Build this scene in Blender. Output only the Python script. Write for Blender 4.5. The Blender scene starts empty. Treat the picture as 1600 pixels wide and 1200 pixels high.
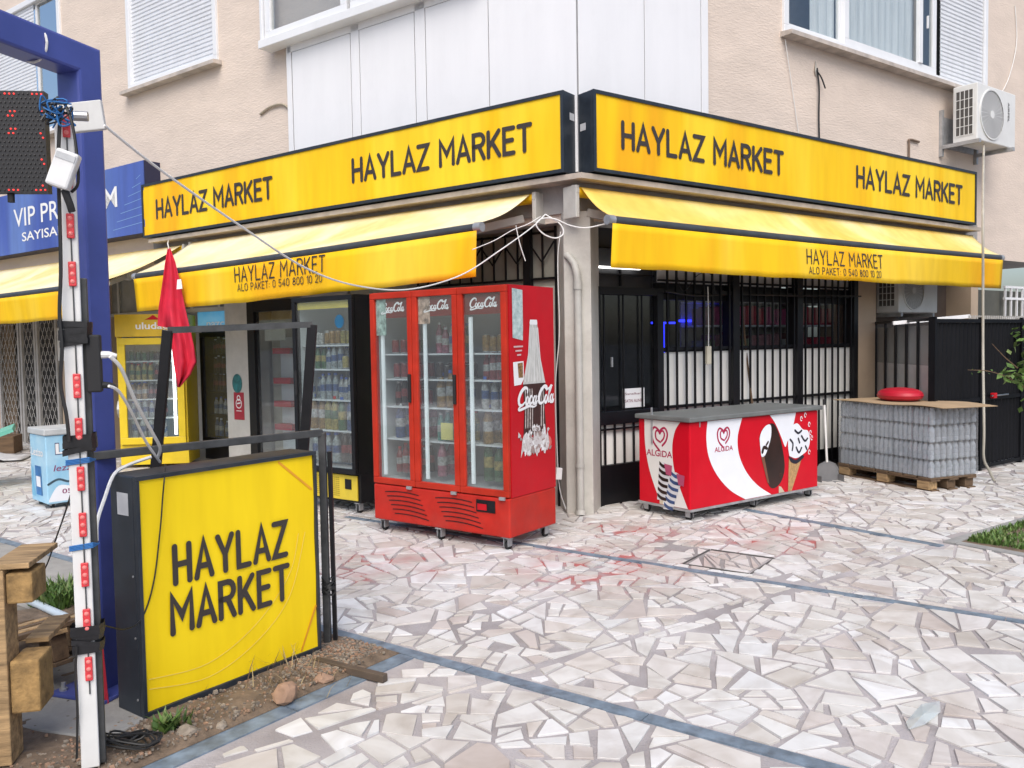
import bpy, bmesh, math, random
from mathutils import Matrix, Vector
from mathutils.geometry import tessellate_polygon
random.seed(7)
SC = bpy.context.scene
COL = SC.collection

# ---------------------------------------------------------------- camera
F_PX, PITCH, ROLL, EYE = 1314.0, math.radians(2.767), math.radians(-0.955), Vector((0, 0, 1.5))
FW = Vector((0, math.cos(PITCH), -math.sin(PITCH)))
_u0, _r0 = Vector((0, math.sin(PITCH), math.cos(PITCH))), Vector((1, 0, 0))
RT = _r0 * math.cos(ROLL) + _u0 * math.sin(ROLL)
UP = _u0 * math.cos(ROLL) - _r0 * math.sin(ROLL)
cd = bpy.data.cameras.new('camera'); cam = bpy.data.objects.new('camera', cd); COL.objects.link(cam)
m = Matrix((RT, UP, -FW)).transposed().to_4x4(); m.translation = EYE
cam.matrix_world = m
cd.sensor_width = 36; cd.lens = 36 * F_PX / 1600; cd.clip_start = 0.05; cd.clip_end = 3000
SC.camera = cam
# ---------------------------------------------------------------- sky, sun, exposure
W = bpy.data.worlds.new('World'); SC.world = W; W.use_nodes = True
nt = W.node_tree; bg = nt.nodes['Background']
sky = nt.nodes.new('ShaderNodeTexSky'); sky.sky_type = 'NISHITA'; sky.sun_disc = False
SUN_EL, SUN_AZ = math.radians(50), math.radians(181)
sky.sun_elevation = SUN_EL; sky.sun_rotation = SUN_AZ
sky.air_density = 1.0; sky.dust_density = 3.2; sky.ozone_density = 1.8
nt.links.new(sky.outputs[0], bg.inputs[0]); bg.inputs[1].default_value = 0.12
sd = bpy.data.lights.new('sun', 'SUN'); sd.energy = 1.55; sd.angle = math.radians(48); sd.color = (1, .965, .92)
sun = bpy.data.objects.new('sun', sd); COL.objects.link(sun)
sdir = Vector((math.sin(SUN_AZ) * math.cos(SUN_EL), math.cos(SUN_AZ) * math.cos(SUN_EL), math.sin(SUN_EL)))
sun.rotation_euler = sdir.to_track_quat('Z', 'Y').to_euler(); sun.location = (0, -5, 12)
vs = SC.view_settings; vs.view_transform = 'Standard'; vs.look = 'None'; vs.gamma = 1; vs.exposure = 0.62; vs.use_curve_mapping = False

# ---------------------------------------------------------------- helpers
def ray(px, py): return FW + RT * ((px - 800) / F_PX) - UP * ((py - 600) / F_PX)
def at(px, py, Y):
    d = ray(px, py); return EYE + d * (Y / d.y)
TL, TR = .942, .945
C0 = Vector((.6, 7.45, 0))
uL = Vector((-math.sin(TL), math.cos(TL), 0)); nL = Vector((-math.cos(TL), -math.sin(TL), 0))
uR = Vector((math.sin(TR), math.cos(TR), 0)); nR = Vector((math.cos(TR), -math.sin(TR), 0))
def basis(e, back, o):
    M = Matrix((e, back, Vector((0, 0, 1)))).transposed().to_4x4(); M.translation = o; return M
ML = basis(-uL, -nL, C0)          # left facade: x to the right as seen, y into the wall
MR = basis(uR, -nR, C0)
RL = basis(-uL, -nL, Vector()); RR = basis(uR, -nR, Vector())
def T(x, y, z=0, rz=0): return Matrix.Translation((x, y, z)) @ Matrix.Rotation(rz, 4, 'Z')
I4 = Matrix.Identity(4)

class MB:
    def __init__(s, M=None): s.v = []; s.f = []; s.m = []; s.M = M or I4; s.k = 0
    def add(s, vs, fs, mi=0, M=None):
        b = len(s.v); X = s.M @ M if M is not None else s.M
        s.v += [tuple(X @ Vector(p)) for p in vs]; s.f += [tuple(b + i for i in f) for f in fs]; s.m += [mi] * len(fs); return s
    def box(s, x0, x1, y0, y1, z0, z1, mi=0, M=None):
        return s.add([(x0, y0, z0), (x1, y0, z0), (x1, y1, z0), (x0, y1, z0), (x0, y0, z1), (x1, y0, z1), (x1, y1, z1), (x0, y1, z1)],
              [(0, 3, 2, 1), (4, 5, 6, 7), (0, 1, 5, 4), (1, 2, 6, 5), (2, 3, 7, 6), (3, 0, 4, 7)], mi, M)
    def bar(s, a, b, w, h=None, mi=0, upv=(0, 0, 1)):
        a, b = Vector(a), Vector(b); h = h or w; d = (b - a).normalized(); u = Vector(upv)
        if abs(d.dot(u)) > .98: u = Vector((0, 1, 0))
        r = d.cross(u).normalized() * w / 2; u = r.cross(d).normalized() * h / 2
        P = [a - r - u, a + r - u, a + r + u, a - r + u, b - r - u, b + r - u, b + r + u, b - r + u]
        return s.add(P, [(0, 1, 2, 3), (7, 6, 5, 4), (0, 4, 5, 1), (1, 5, 6, 2), (2, 6, 7, 3), (3, 7, 4, 0)], mi)
    def tube(s, pts, r, n=8, mi=0, caps=True):
        pts = [Vector(p) for p in pts]; rings = []; prev = None; N = len(pts)
        for i, p in enumerate(pts):
            t = (pts[min(i + 1, N - 1)] - pts[max(i - 1, 0)]).normalized()
            if prev is None:
                u = Vector((0, 0, 1)) if abs(t.z) < .9 else Vector((1, 0, 0)); a = t.cross(u).normalized()
            else: a = (prev - t * prev.dot(t)).normalized()
            prev = a; b = t.cross(a); rr = r[i] if isinstance(r, (list, tuple)) else r
            rings.append([p + (a * math.cos(k * math.tau / n) + b * math.sin(k * math.tau / n)) * rr for k in range(n)])
        V = [q for R_ in rings for q in R_]; Fc = []
        for i in range(N - 1):
            for k in range(n):
                Fc.append((i * n + k, i * n + (k + 1) % n, (i + 1) * n + (k + 1) % n, (i + 1) * n + k))
        if caps: Fc += [tuple(range(n))[::-1], tuple((N - 1) * n + k for k in range(n))]
        return s.add(V, Fc, mi)
    def lathe(s, prof, n=14, M=None, mis=None, mi=0):
        for j in range(len(prof) - 1):
            (r0, z0), (r1, z1) = prof[j], prof[j + 1]; V = []
            for k in range(n):
                c, q = math.cos(k * math.tau / n), math.sin(k * math.tau / n); V += [(r0 * c, r0 * q, z0), (r1 * c, r1 * q, z1)]
            s.add(V, [(2 * k, 2 * ((k + 1) % n), 2 * ((k + 1) % n) + 1, 2 * k + 1) for k in range(n)], mis[j] if mis else mi, M)
        return s
    def poly(s, pts, y=0, mi=0, M=None):          # flat sheet in the xz plane facing -y
        P = [Vector((p[0], y, p[1])) for p in pts]; tr = tessellate_polygon([[Vector((p[0], p[1], 0)) for p in pts]])
        fs = []
        for t in tr:
            a, b, c = [P[i] for i in t]
            fs.append(tuple(t) if (b - a).cross(c - a).y < 0 else tuple(reversed(t)))
        return s.add(P, fs, mi, M)
    def ribbon(s, pts, w, y=0, mi=0, M=None, caps=True):      # flat stroke in the xz plane
        pts = [Vector((p[0], p[1])) for p in pts]; N = len(pts); L = []; R_ = []
        closed = (pts[0] - pts[-1]).length < 1e-6
        ws = w if isinstance(w, (list, tuple)) else [w] * N
        for i in range(N):
            a = pts[i - 1] if i else (pts[-2] if closed else pts[0]); c = pts[i + 1] if i < N - 1 else (pts[1] if closed else pts[-1])
            d1 = (pts[i] - a); d2 = (c - pts[i])
            d1 = d1.normalized() if d1.length > 1e-9 else d2.normalized(); d2 = d2.normalized() if d2.length > 1e-9 else d1
            t = (d1 + d2); t = t.normalized() if t.length > 1e-6 else d1
            nn = Vector((-t.y, t.x)); k = 1 / max(.45, nn.dot(Vector((-d1.y, d1.x))))
            L.append(pts[i] + nn * ws[i] / 2 * k); R_.append(pts[i] - nn * ws[i] / 2 * k)
        s.k += 1; y -= s.k * .00012
        V = [(p.x, y, p.y) for q in zip(L, R_) for p in q]; Fc = [(2 * i, 2 * i + 1, 2 * i + 3, 2 * i + 2) for i in range(N - 1)]
        s.add(V, Fc, mi, M)
        if caps and not closed:
            for e, o in ((0, 1), (N - 1, N - 2)):
                d = (pts[e] - pts[o]).normalized(); a0 = math.atan2(d.y, d.x)
                V = [(pts[e].x, y, pts[e].y)] + [(pts[e].x + math.cos(a0 + q) * ws[e] / 2, y, pts[e].y + math.sin(a0 + q) * ws[e] / 2) for q in [(-.5 + j / 6) * math.pi for j in range(7)]]
                s.add(V, [(0, j, j + 1) for j in range(1, 7)], mi, M)
        return s
    def build(s, name, mats, parent=None, smooth=False, bevel=0, M=None, label=None, cat=None, group=None, kind=None, solid=0):
        me = bpy.data.meshes.new(name); me.from_pydata(s.v, [], s.f)
        mats = mats if isinstance(mats, (list, tuple)) else [mats]
        for q in mats: me.materials.append(q)
        me.polygons.foreach_set('material_index', s.m)
        if smooth:
            me.polygons.foreach_set('use_smooth', [True] * len(s.f))
        me.update(); o = bpy.data.objects.new(name, me); COL.objects.link(o)
        if smooth and smooth != 'all':
            try: me.set_sharp_from_angle(angle=math.radians(40))
            except Exception: pass
        if bevel:
            b = o.modifiers.new('bevel', 'BEVEL'); b.width = bevel; b.segments = 2; b.limit_method = 'ANGLE'; b.angle_limit = math.radians(50)
        if solid:
            q = o.modifiers.new('solid', 'SOLIDIFY'); q.thickness = solid; q.offset = 0
        if M is not None: o.matrix_world = M
        if parent is not None: o.parent = parent
        return tag(o, label, cat, group, kind)
def tag(o, label=None, cat=None, group=None, kind=None):
    if label: o['label'] = label
    if cat: o['category'] = cat
    if group: o['group'] = group
    if kind: o['kind'] = kind
    return o
def thing(name, label, cat, M=I4, group=None):
    o = bpy.data.objects.new(name, None); COL.objects.link(o); o.matrix_world = M; o.empty_display_size = .1
    return tag(o, label, cat, group)
def copy_tree(o, parent=None):
    c = o.copy(); COL.objects.link(c); c.parent = parent
    for ch in o.children: copy_tree(ch, c)
    return c
def spline(P, n=8):
    P = [Vector(p) for p in P]; out = []
    for i in range(len(P) - 1):
        a, b, c, d = P[max(i - 1, 0)], P[i], P[i + 1], P[min(i + 2, len(P) - 1)]
        for k in range(n):
            t = k / n
            out.append(.5 * ((2 * b) + (c - a) * t + (2 * a - 5 * b + 4 * c - d) * t * t + (3 * b - a - 3 * c + d) * t ** 3))
    out.append(P[-1]); return out
def s2(P, n=6): return [(q.x, q.y) for q in spline([Vector((p[0], p[1], 0)) for p in P], n)]

# ---------------------------------------------------------------- materials
MATS = {}
def mat(name, col, rough=.6, metal=0, vary=.12, scale=6, bump=0, bscale=60, col2=None, stretch=(1, 1, 1), spec=.5, emit=0, alpha_mix=0, coat=0, dirt=0):
    if name in MATS: return MATS[name]
    M = bpy.data.materials.new(name); M.use_nodes = True; t = M.node_tree; N = t.nodes; Lk = t.links.new
    p = N['Principled BSDF']; p.inputs['Roughness'].default_value = rough; p.inputs['Metallic'].default_value = metal
    p.inputs['Specular IOR Level'].default_value = spec; p.inputs['Coat Weight'].default_value = coat
    tc = N.new('ShaderNodeTexCoord'); mp = N.new('ShaderNodeMapping'); mp.inputs['Scale'].default_value = stretch
    Lk(tc.outputs['Object'], mp.inputs[0])
    nz = N.new('ShaderNodeTexNoise'); nz.inputs['Scale'].default_value = scale; nz.inputs['Detail'].default_value = 6; nz.inputs['Roughness'].default_value = .6
    Lk(mp.outputs[0], nz.inputs['Vector'])
    rp = N.new('ShaderNodeValToRGB'); rp.color_ramp.elements[0].position = .3; rp.color_ramp.elements[1].position = .72
    c2 = col2 or tuple(c * (1 - vary * 1.6) for c in col)
    rp.color_ramp.elements[0].color = (*c2, 1); rp.color_ramp.elements[1].color = (*[min(1, c * (1 + vary * .3)) for c in col], 1)
    Lk(nz.outputs[0], rp.inputs[0]); src = rp.outputs[0]
    if dirt:
        n3 = N.new('ShaderNodeTexNoise'); n3.inputs['Scale'].default_value = 2.3; n3.inputs['Detail'].default_value = 9; n3.inputs['Roughness'].default_value = .75
        Lk(tc.outputs['Object'], n3.inputs['Vector'])
        r3 = N.new('ShaderNodeValToRGB'); r3.color_ramp.elements[0].position = .5; r3.color_ramp.elements[1].position = .78
        r3.color_ramp.elements[0].color = (0, 0, 0, 1); r3.color_ramp.elements[1].color = (dirt, dirt, dirt, 1)
        Lk(n3.outputs[0], r3.inputs[0]); mx = N.new('ShaderNodeMixRGB'); Lk(r3.outputs[0], mx.inputs[0]); Lk(src, mx.inputs[1])
        mx.inputs[2].default_value = (.16, .14, .115, 1); src = mx.outputs[0]
    Lk(src, p.inputs['Base Color'])
    r2 = N.new('ShaderNodeMapRange'); r2.inputs[3].default_value = max(.02, rough - .12); r2.inputs[4].default_value = min(1, rough + .14)
    Lk(nz.outputs[0], r2.inputs[0]); Lk(r2.outputs[0], p.inputs['Roughness'])
    if bump:
        n2 = N.new('ShaderNodeTexNoise'); n2.inputs['Scale'].default_value = bscale; n2.inputs['Detail'].default_value = 5; Lk(mp.outputs[0], n2.inputs['Vector'])
        b = N.new('ShaderNodeBump'); b.inputs['Strength'].default_value = bump; b.inputs['Distance'].default_value = .01
        Lk(n2.outputs[0], b.inputs['Height']); Lk(b.outputs[0], p.inputs['Normal'])
    if emit:
        p.inputs['Emission Color'].default_value = (*col, 1); p.inputs['Emission Strength'].default_value = emit
    MATS[name] = M; return M
def glass(name, tint=(.9, .95, .95), refl=1.0, haze=0.0):
    if name in MATS: return MATS[name]
    M = bpy.data.materials.new(name); M.use_nodes = True; t = M.node_tree; N = t.nodes; Lk = t.links.new; N.remove(N['Principled BSDF'])
    tr = N.new('ShaderNodeBsdfTransparent'); tr.inputs[0].default_value = (*tint, 1); gl = N.new('ShaderNodeBsdfGlossy'); gl.inputs['Roughness'].default_value = .03
    lw = N.new('ShaderNodeLayerWeight'); lw.inputs[0].default_value = .5; pw = N.new('ShaderNodeMath'); pw.operation = 'POWER'; pw.inputs[1].default_value = 5; Lk(lw.outputs['Facing'], pw.inputs[0])
    mu = N.new('ShaderNodeMath'); mu.operation = 'MULTIPLY_ADD'; mu.inputs[1].default_value = .9; mu.inputs[2].default_value = .035 * refl; mu.use_clamp = True
    Lk(pw.outputs[0], mu.inputs[0]); mx = N.new('ShaderNodeMixShader'); Lk(mu.outputs[0], mx.inputs[0]); Lk(tr.outputs[0], mx.inputs[1]); Lk(gl.outputs[0], mx.inputs[2])
    out = mx.outputs[0]
    if haze:
        df = N.new('ShaderNodeBsdfDiffuse'); df.inputs[0].default_value = (.8, .82, .84, 1); m2 = N.new('ShaderNodeMixShader'); m2.inputs[0].default_value = haze
        Lk(out, m2.inputs[1]); Lk(df.outputs[0], m2.inputs[2]); out = m2.outputs[0]
    Lk(out, N['Material Output'].inputs[0]); MATS[name] = M; return M

def signface(name, a, b, c, sc=1.2, seed=0):
    """printed yellow banner: vertical swooshes of lighter and more orange yellow"""
    M = mat(name, a, .5, vary=0, spec=.2); t = M.node_tree; N = t.nodes; Lk = t.links.new; p = N['Principled BSDF']
    tc = N.new('ShaderNodeTexCoord'); mp = N.new('ShaderNodeMapping'); mp.inputs['Scale'].default_value = (1.0, 1, .22); mp.inputs['Location'].default_value = (seed, 0, 0); mp.inputs['Rotation'].default_value = (0, .12, 0)
    nz = N.new('ShaderNodeTexNoise'); nz.inputs['Scale'].default_value = sc; nz.inputs['Detail'].default_value = 2; nz.inputs['Distortion'].default_value = .8
    Lk(tc.outputs['Object'], mp.inputs[0]); Lk(mp.outputs[0], nz.inputs['Vector'])
    rp = N.new('ShaderNodeValToRGB'); e = rp.color_ramp.elements; e[0].position = .36; e[0].color = (*b, 1); e[1].position = .62; e[1].color = (*c, 1); k = e.new(.5); k.color = (*a, 1)
    Lk(nz.outputs[0], rp.inputs[0]); 
    wv = N.new('ShaderNodeTexNoise'); wv.inputs['Scale'].default_value = 9; wv.inputs['Detail'].default_value = 4
    mp2 = N.new('ShaderNodeMapping'); mp2.inputs['Scale'].default_value = (1, 1, .12); Lk(tc.outputs['Object'], mp2.inputs[0]); Lk(mp2.outputs[0], wv.inputs['Vector'])
    mx = N.new('ShaderNodeMixRGB'); mx.blend_type = 'MULTIPLY'; mx.inputs[0].default_value = .35
    r3 = N.new('ShaderNodeValToRGB'); r3.color_ramp.elements[0].position = .35; r3.color_ramp.elements[0].color = (.78, .72, .6, 1); r3.color_ramp.elements[1].position = .6; r3.color_ramp.elements[1].color = (1, 1, 1, 1)
    Lk(wv.outputs[0], r3.inputs[0]); Lk(rp.outputs[0], mx.inputs[1]); Lk(r3.outputs[0], mx.inputs[2]); Lk(mx.outputs[0], p.inputs['Base Color'])
    return M
YEL = signface('banner_yellow', (.90, .56, .012), (.86, .43, .012), (.92, .63, .03))
YELB = signface('lightbox_yellow', (.95, .645, .005), (.94, .585, .006), (.96, .69, .012), .7, 4)
YVAL = signface('valance_yellow', (.90, .56, .012), (.88, .44, .010), (.92, .62, .05), .8, 9)
YCANR = signface('right_canopy', (.86, .66, .20), (.83, .56, .12), (.87, .73, .36), .9, 5)
YCAN = signface('faded_canopy', (.86, .74, .42), (.83, .66, .28), (.87, .79, .55), .9, 2)
INK = mat('sign_ink', (.045, .035, .03), .5, vary=.1)
DARK = mat('dark_frame_paint', (.022, .03, .042), .42, vary=.25, scale=9, dirt=.25)
BLACK = mat('black_paint', (.006, .006, .008), .45, vary=.2, dirt=.06, spec=.35)
PINK = mat('pink_stucco', (.71, .60, .51), .9, vary=.07, scale=1.4, bump=.6, bscale=17, stretch=(1, 1, 3.6), dirt=.10)
GREYP = mat('grey_plaster', (.36, .345, .33), .85, vary=.15, scale=3, bump=.25, dirt=.3)
BEIGE = mat('beige_render', (.52, .40, .29), .85, vary=.1, scale=2, bump=.2, dirt=.15)
CREAM = mat('cream_paint', (.56, .54, .49), .7, vary=.12, scale=3, bump=.12, dirt=.35)
WHITE = mat('white_upvc', (.78, .79, .80), .35, vary=.04, scale=3, dirt=.06)
PANELW = mat('white_panel', (.80, .80, .81), .4, vary=.025, scale=2.2, stretch=(3, 3, .35), dirt=.05)
SHUT = mat('shutter_white', (.74, .76, .79), .5, vary=.05, dirt=.06)
GLASSW = glass('window_glass', (.93, .95, .95), 4.0)
GLASSF = glass('fridge_glass', (.90, .94, .94), 3.6, .03)
GLASSD = glass('door_glass', (.8, .82, .83), 1.6)
CURT_REFL = mat('curtain_reflection', (.88, .90, .90), .9, vary=.15, scale=4, stretch=(8, 8, .3))  # curtains whitened: pale reflections in the window glass put into their colour
DIM = mat('dim_interior', (.26, .26, .26), .9)  # room backing, lightened to echo the pale reflections in the panes
INTW = mat('interior_wall', (.40, .39, .35), .9)
RED = mat('fridge_red', (.52, .008, .016), .38, vary=.12, scale=2.5, spec=.22, dirt=.07)
ORED = mat('door_orange_red', (.50, .030, .012), .4, vary=.18, scale=5, spec=.25, dirt=.12)
WPR = mat('print_white', (.82, .82, .82), .4, vary=.04)
METAL = mat('steel', (.45, .45, .46), .35, 1, vary=.2, scale=20)
GALV = mat('galvanised', (.50, .51, .52), .45, .6, vary=.2, scale=12, dirt=.2)
RUBBER = mat('black_rubber', (.015, .015, .016), .7)
ACW = mat('ac_white', (.72, .72, .70), .45, vary=.05, dirt=.12)
WIRE_W = mat('white_cable', (.78, .77, .74), .5, vary=.1)
WIRE_B = mat('black_cable', (.015, .015, .015), .5)
BLUE = mat('blue_post_paint', (.065, .09, .34), .35, vary=.15, scale=4, dirt=.06)
WOODP = mat('pallet_wood', (.50, .33, .165), .85, vary=.42, scale=4, stretch=(1, 9, 9), bump=.3, bscale=25, dirt=.25)
WOODD = mat('dark_wood', (.16, .10, .055), .85, vary=.3, scale=4, stretch=(1, 8, 8), bump=.3, dirt=.3)
CARD = mat('cardboard', (.42, .30, .18), .9, vary=.12)
SHELFW = mat('shelf_white', (.72, .74, .76), .4, vary=.05)

# ---------------------------------------------------------------- lettering
def arc(cx, cy, rx, ry, a0, a1, n=8): return [(cx + rx * math.cos(math.radians(a0 + (a1 - a0) * i / n)), cy + ry * math.sin(math.radians(a0 + (a1 - a0) * i / n))) for i in range(n + 1)]
GL = {
 'H': (.52, [[(0, 0), (0, 1)], [(.52, 0), (.52, 1)], [(0, .5), (.52, .5)]]), 'A': (.58, [[(0, 0), (.29, 1), (.58, 0)], [(.1, .3), (.48, .3)]]),
 'Y': (.56, [[(0, 1), (.28, .45), (.56, 1)], [(.28, .45), (.28, 0)]]), 'L': (.44, [[(0, 1), (0, 0), (.44, 0)]]),
 'Z': (.52, [[(0, 1), (.52, 1), (0, 0), (.52, 0)]]), 'M': (.66, [[(0, 0), (0, 1), (.33, .42), (.66, 1), (.66, 0)]]),
 'R': (.50, [[(0, 0), (0, 1), (.28, 1)] + arc(.28, .76, .22, .24, 90, -90) + [(0, .52)], [(.26, .52), (.5, 0)]]),
 'K': (.52, [[(0, 0), (0, 1)], [(.5, 1), (.05, .45)], [(.18, .58), (.52, 0)]]), 'E': (.44, [[(.44, 1), (0, 1), (0, 0), (.44, 0)], [(0, .52), (.38, .52)]]),
 'T': (.54, [[(0, 1), (.54, 1)], [(.27, 1), (.27, 0)]]), 'P': (.48, [[(0, 0), (0, 1), (.26, 1)] + arc(.26, .74, .22, .26, 90, -90) + [(0, .48)]]),
 'O': (.54, [arc(.27, .73, .27, .27, 0, 180) + arc(.27, .27, .27, .27, 180, 360) + [(.54, .73)]]), 'I': (0.02, [[(.01, 0), (.01, 1)]]),
 'V': (.54, [[(0, 1), (.27, 0), (.54, 1)]]), 'S': (.46, [arc(.23, .76, .22, .24, 25, 270) + arc(.23, .26, .23, .26, 90, -155)]),
 'D': (.5, [[(0, 0), (0, 1), (.22, 1)] + arc(.22, .72, .28, .28, 90, 0) + arc(.22, .28, .28, .28, 0, -90) + [(0, 0)]]),
 'G': (.54, [arc(.27, .72, .27, .28, 30, 180) + arc(.27, .28, .27, .28, 180, 360) + [(.54, .48), (.32, .48)]]),
 'C': (.5, [arc(.27, .72, .25, .28, 30, 180) + arc(.27, .28, .25, .28, 180, 330)]), 'U': (.52, [[(0, 1), (0, .28)] + arc(.26, .26, .26, .26, 180, 360) + [(.52, 1)]]),
 'N': (.54, [[(0, 0), (0, 1), (.54, 0), (.54, 1)]]), 'B': (.5, [[(0, 0), (0, 1), (.25, 1)] + arc(.25, .76, .2, .24, 90, -90) + [(0, .52)], [(.25, .52)] + arc(.25, .26, .25, .26, 90, -90) + [(0, 0)]]),
 ':': (.06, [[(.03, .1), (.03, .14)], [(.03, .55), (.03, .59)]]), '-': (.3, [[(0, .45), (.3, .45)]]), ' ': (.22, []),
 '0': (.46, [arc(.23, .74, .23, .26, 0, 180) + arc(.23, .26, .23, .26, 180, 360) + [(.46, .74)]]), '1': (.2, [[(0, .8), (.2, 1), (.2, 0)]]),
 '2': (.46, [arc(.23, .74, .22, .26, 170, -30) + [(0, 0), (.46, 0)]]), '3': (.46, [arc(.22, .75, .2, .25, 150, -90), arc(.22, .25, .23, .25, 90, -150)]),
 '4': (.5, [[(.36, 0), (.36, 1), (0, .28), (.5, .28)]]), '5': (.46, [[(.42, 1), (.06, 1), (.03, .55)] + arc(.22, .31, .23, .31, 110, -150)]),
 '6': (.46, [[(.36, 1), (.04, .4)], arc(.23, .27, .22, .27, 0, 360)]), '8': (.46, [arc(.23, .76, .19, .24, 0, 360), arc(.23, .26, .23, .26, 0, 360)]),
 '9': (.46, [arc(.23, .72, .22, .28, 0, 360), [(.44, .66), (.14, 0)]]), '7': (.44, [[(0, 1), (.44, 1), (.14, 0)]]),
}
def lettering(name, text, x0, x1, z0, h, wt, y, m, parent, gap=.22, M=None):
    adv = sum(GL[c][0] + gap for c in text) - gap; sx = (x1 - x0) / adv; mb = MB(M); x = 0
    for c in text:
        w, st = GL[c]
        for s in st: mb.ribbon([(x0 + (x + a) * sx, z0 + b * h) for a, b in s], wt, y)
        x += w + gap
    return mb.build(name, m, parent)
def fonttext(name, text, x, z, h, y, m, parent, w=None, off=0.0, align='LEFT', shear=0):
    cu = bpy.data.curves.new(name, 'FONT'); cu.body = text; cu.size = 1; cu.offset = off; cu.align_x = align; cu.shear = shear; cu.resolution_u = 3
    o = bpy.data.objects.new(name, cu); COL.objects.link(o); dg = bpy.context.evaluated_depsgraph_get()
    me = bpy.data.meshes.new_from_object(o.evaluated_get(dg)); bpy.data.objects.remove(o); bpy.data.curves.remove(cu)
    xs = [v.co.x for v in me.vertices]; sx = h / .72
    kx = (w / (max(xs) - min(xs))) if w else sx
    xo = min(xs) if w else 0
    for v in me.vertices: v.co = (x + (v.co.x - xo) * kx, y, z + v.co.y * sx)
    me.materials.append(m); o = bpy.data.objects.new(name, me); COL.objects.link(o); o.parent = parent; return o
def script_logo(mb, x, z, w, y, mi=0, lean=.0, k=1.0):
    """flowing white script wordmark"""
    S = w / 3.6
    st = [([(.82, .70), (.78, .92), (.5, .98), (.2, .75), (.06, .4), (.16, .1), (.42, .03), (.68, .18)], .13),
          (arc(.9, .26, .13, .22, 60, 425, 12), .10), ([(1.36, .42), (1.24, .5), (1.12, .3), (1.18, .08), (1.34, .1), (1.45, .22)], .10),
          (arc(1.62, .26, .13, .22, 60, 425, 12), .10), ([(1.78, .5), (1.72, .12), (1.8, .05), (1.92, .2)], .10), ([(1.9, .42), (2.06, .45)], .08),
          ([(2.75, .74), (2.72, .95), (2.45, .98), (2.14, .72), (2.03, .38), (2.12, .1), (2.36, .03), (2.6, .18)], .13),
          (arc(2.78, .26, .13, .22, 60, 425, 12), .10), ([(2.96, .3), (3.14, .72), (3.2, .98), (3.08, .9), (3.02, .4), (3.06, .08), (3.2, .1)], .09),
          (arc(3.34, .26, .12, .22, 60, 425, 12), .10), ([(3.49, .5), (3.44, .12), (3.52, .05), (3.62, .2)], .10),
          ([(.42, .03), (.14, -.12), (.2, -.22), (.6, -.16), (1.1, -.06), (1.6, -.12), (1.85, -.06)], .09), ([(2.45, .98), (2.7, .82), (3.0, .86), (3.3, 1.0)], .08)]
    for P, wt in st:
        Q = s2(P, 5) if len(P) < 11 else P
        n = len(Q); ws = [S * wt * k * (.55 + .75 * math.sin(math.pi * i / (n - 1))) for i in range(n)]
        mb.ribbon([(x + (a + lean * b) * S, z + b * S) for a, b in Q], ws, y, mi)

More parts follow.
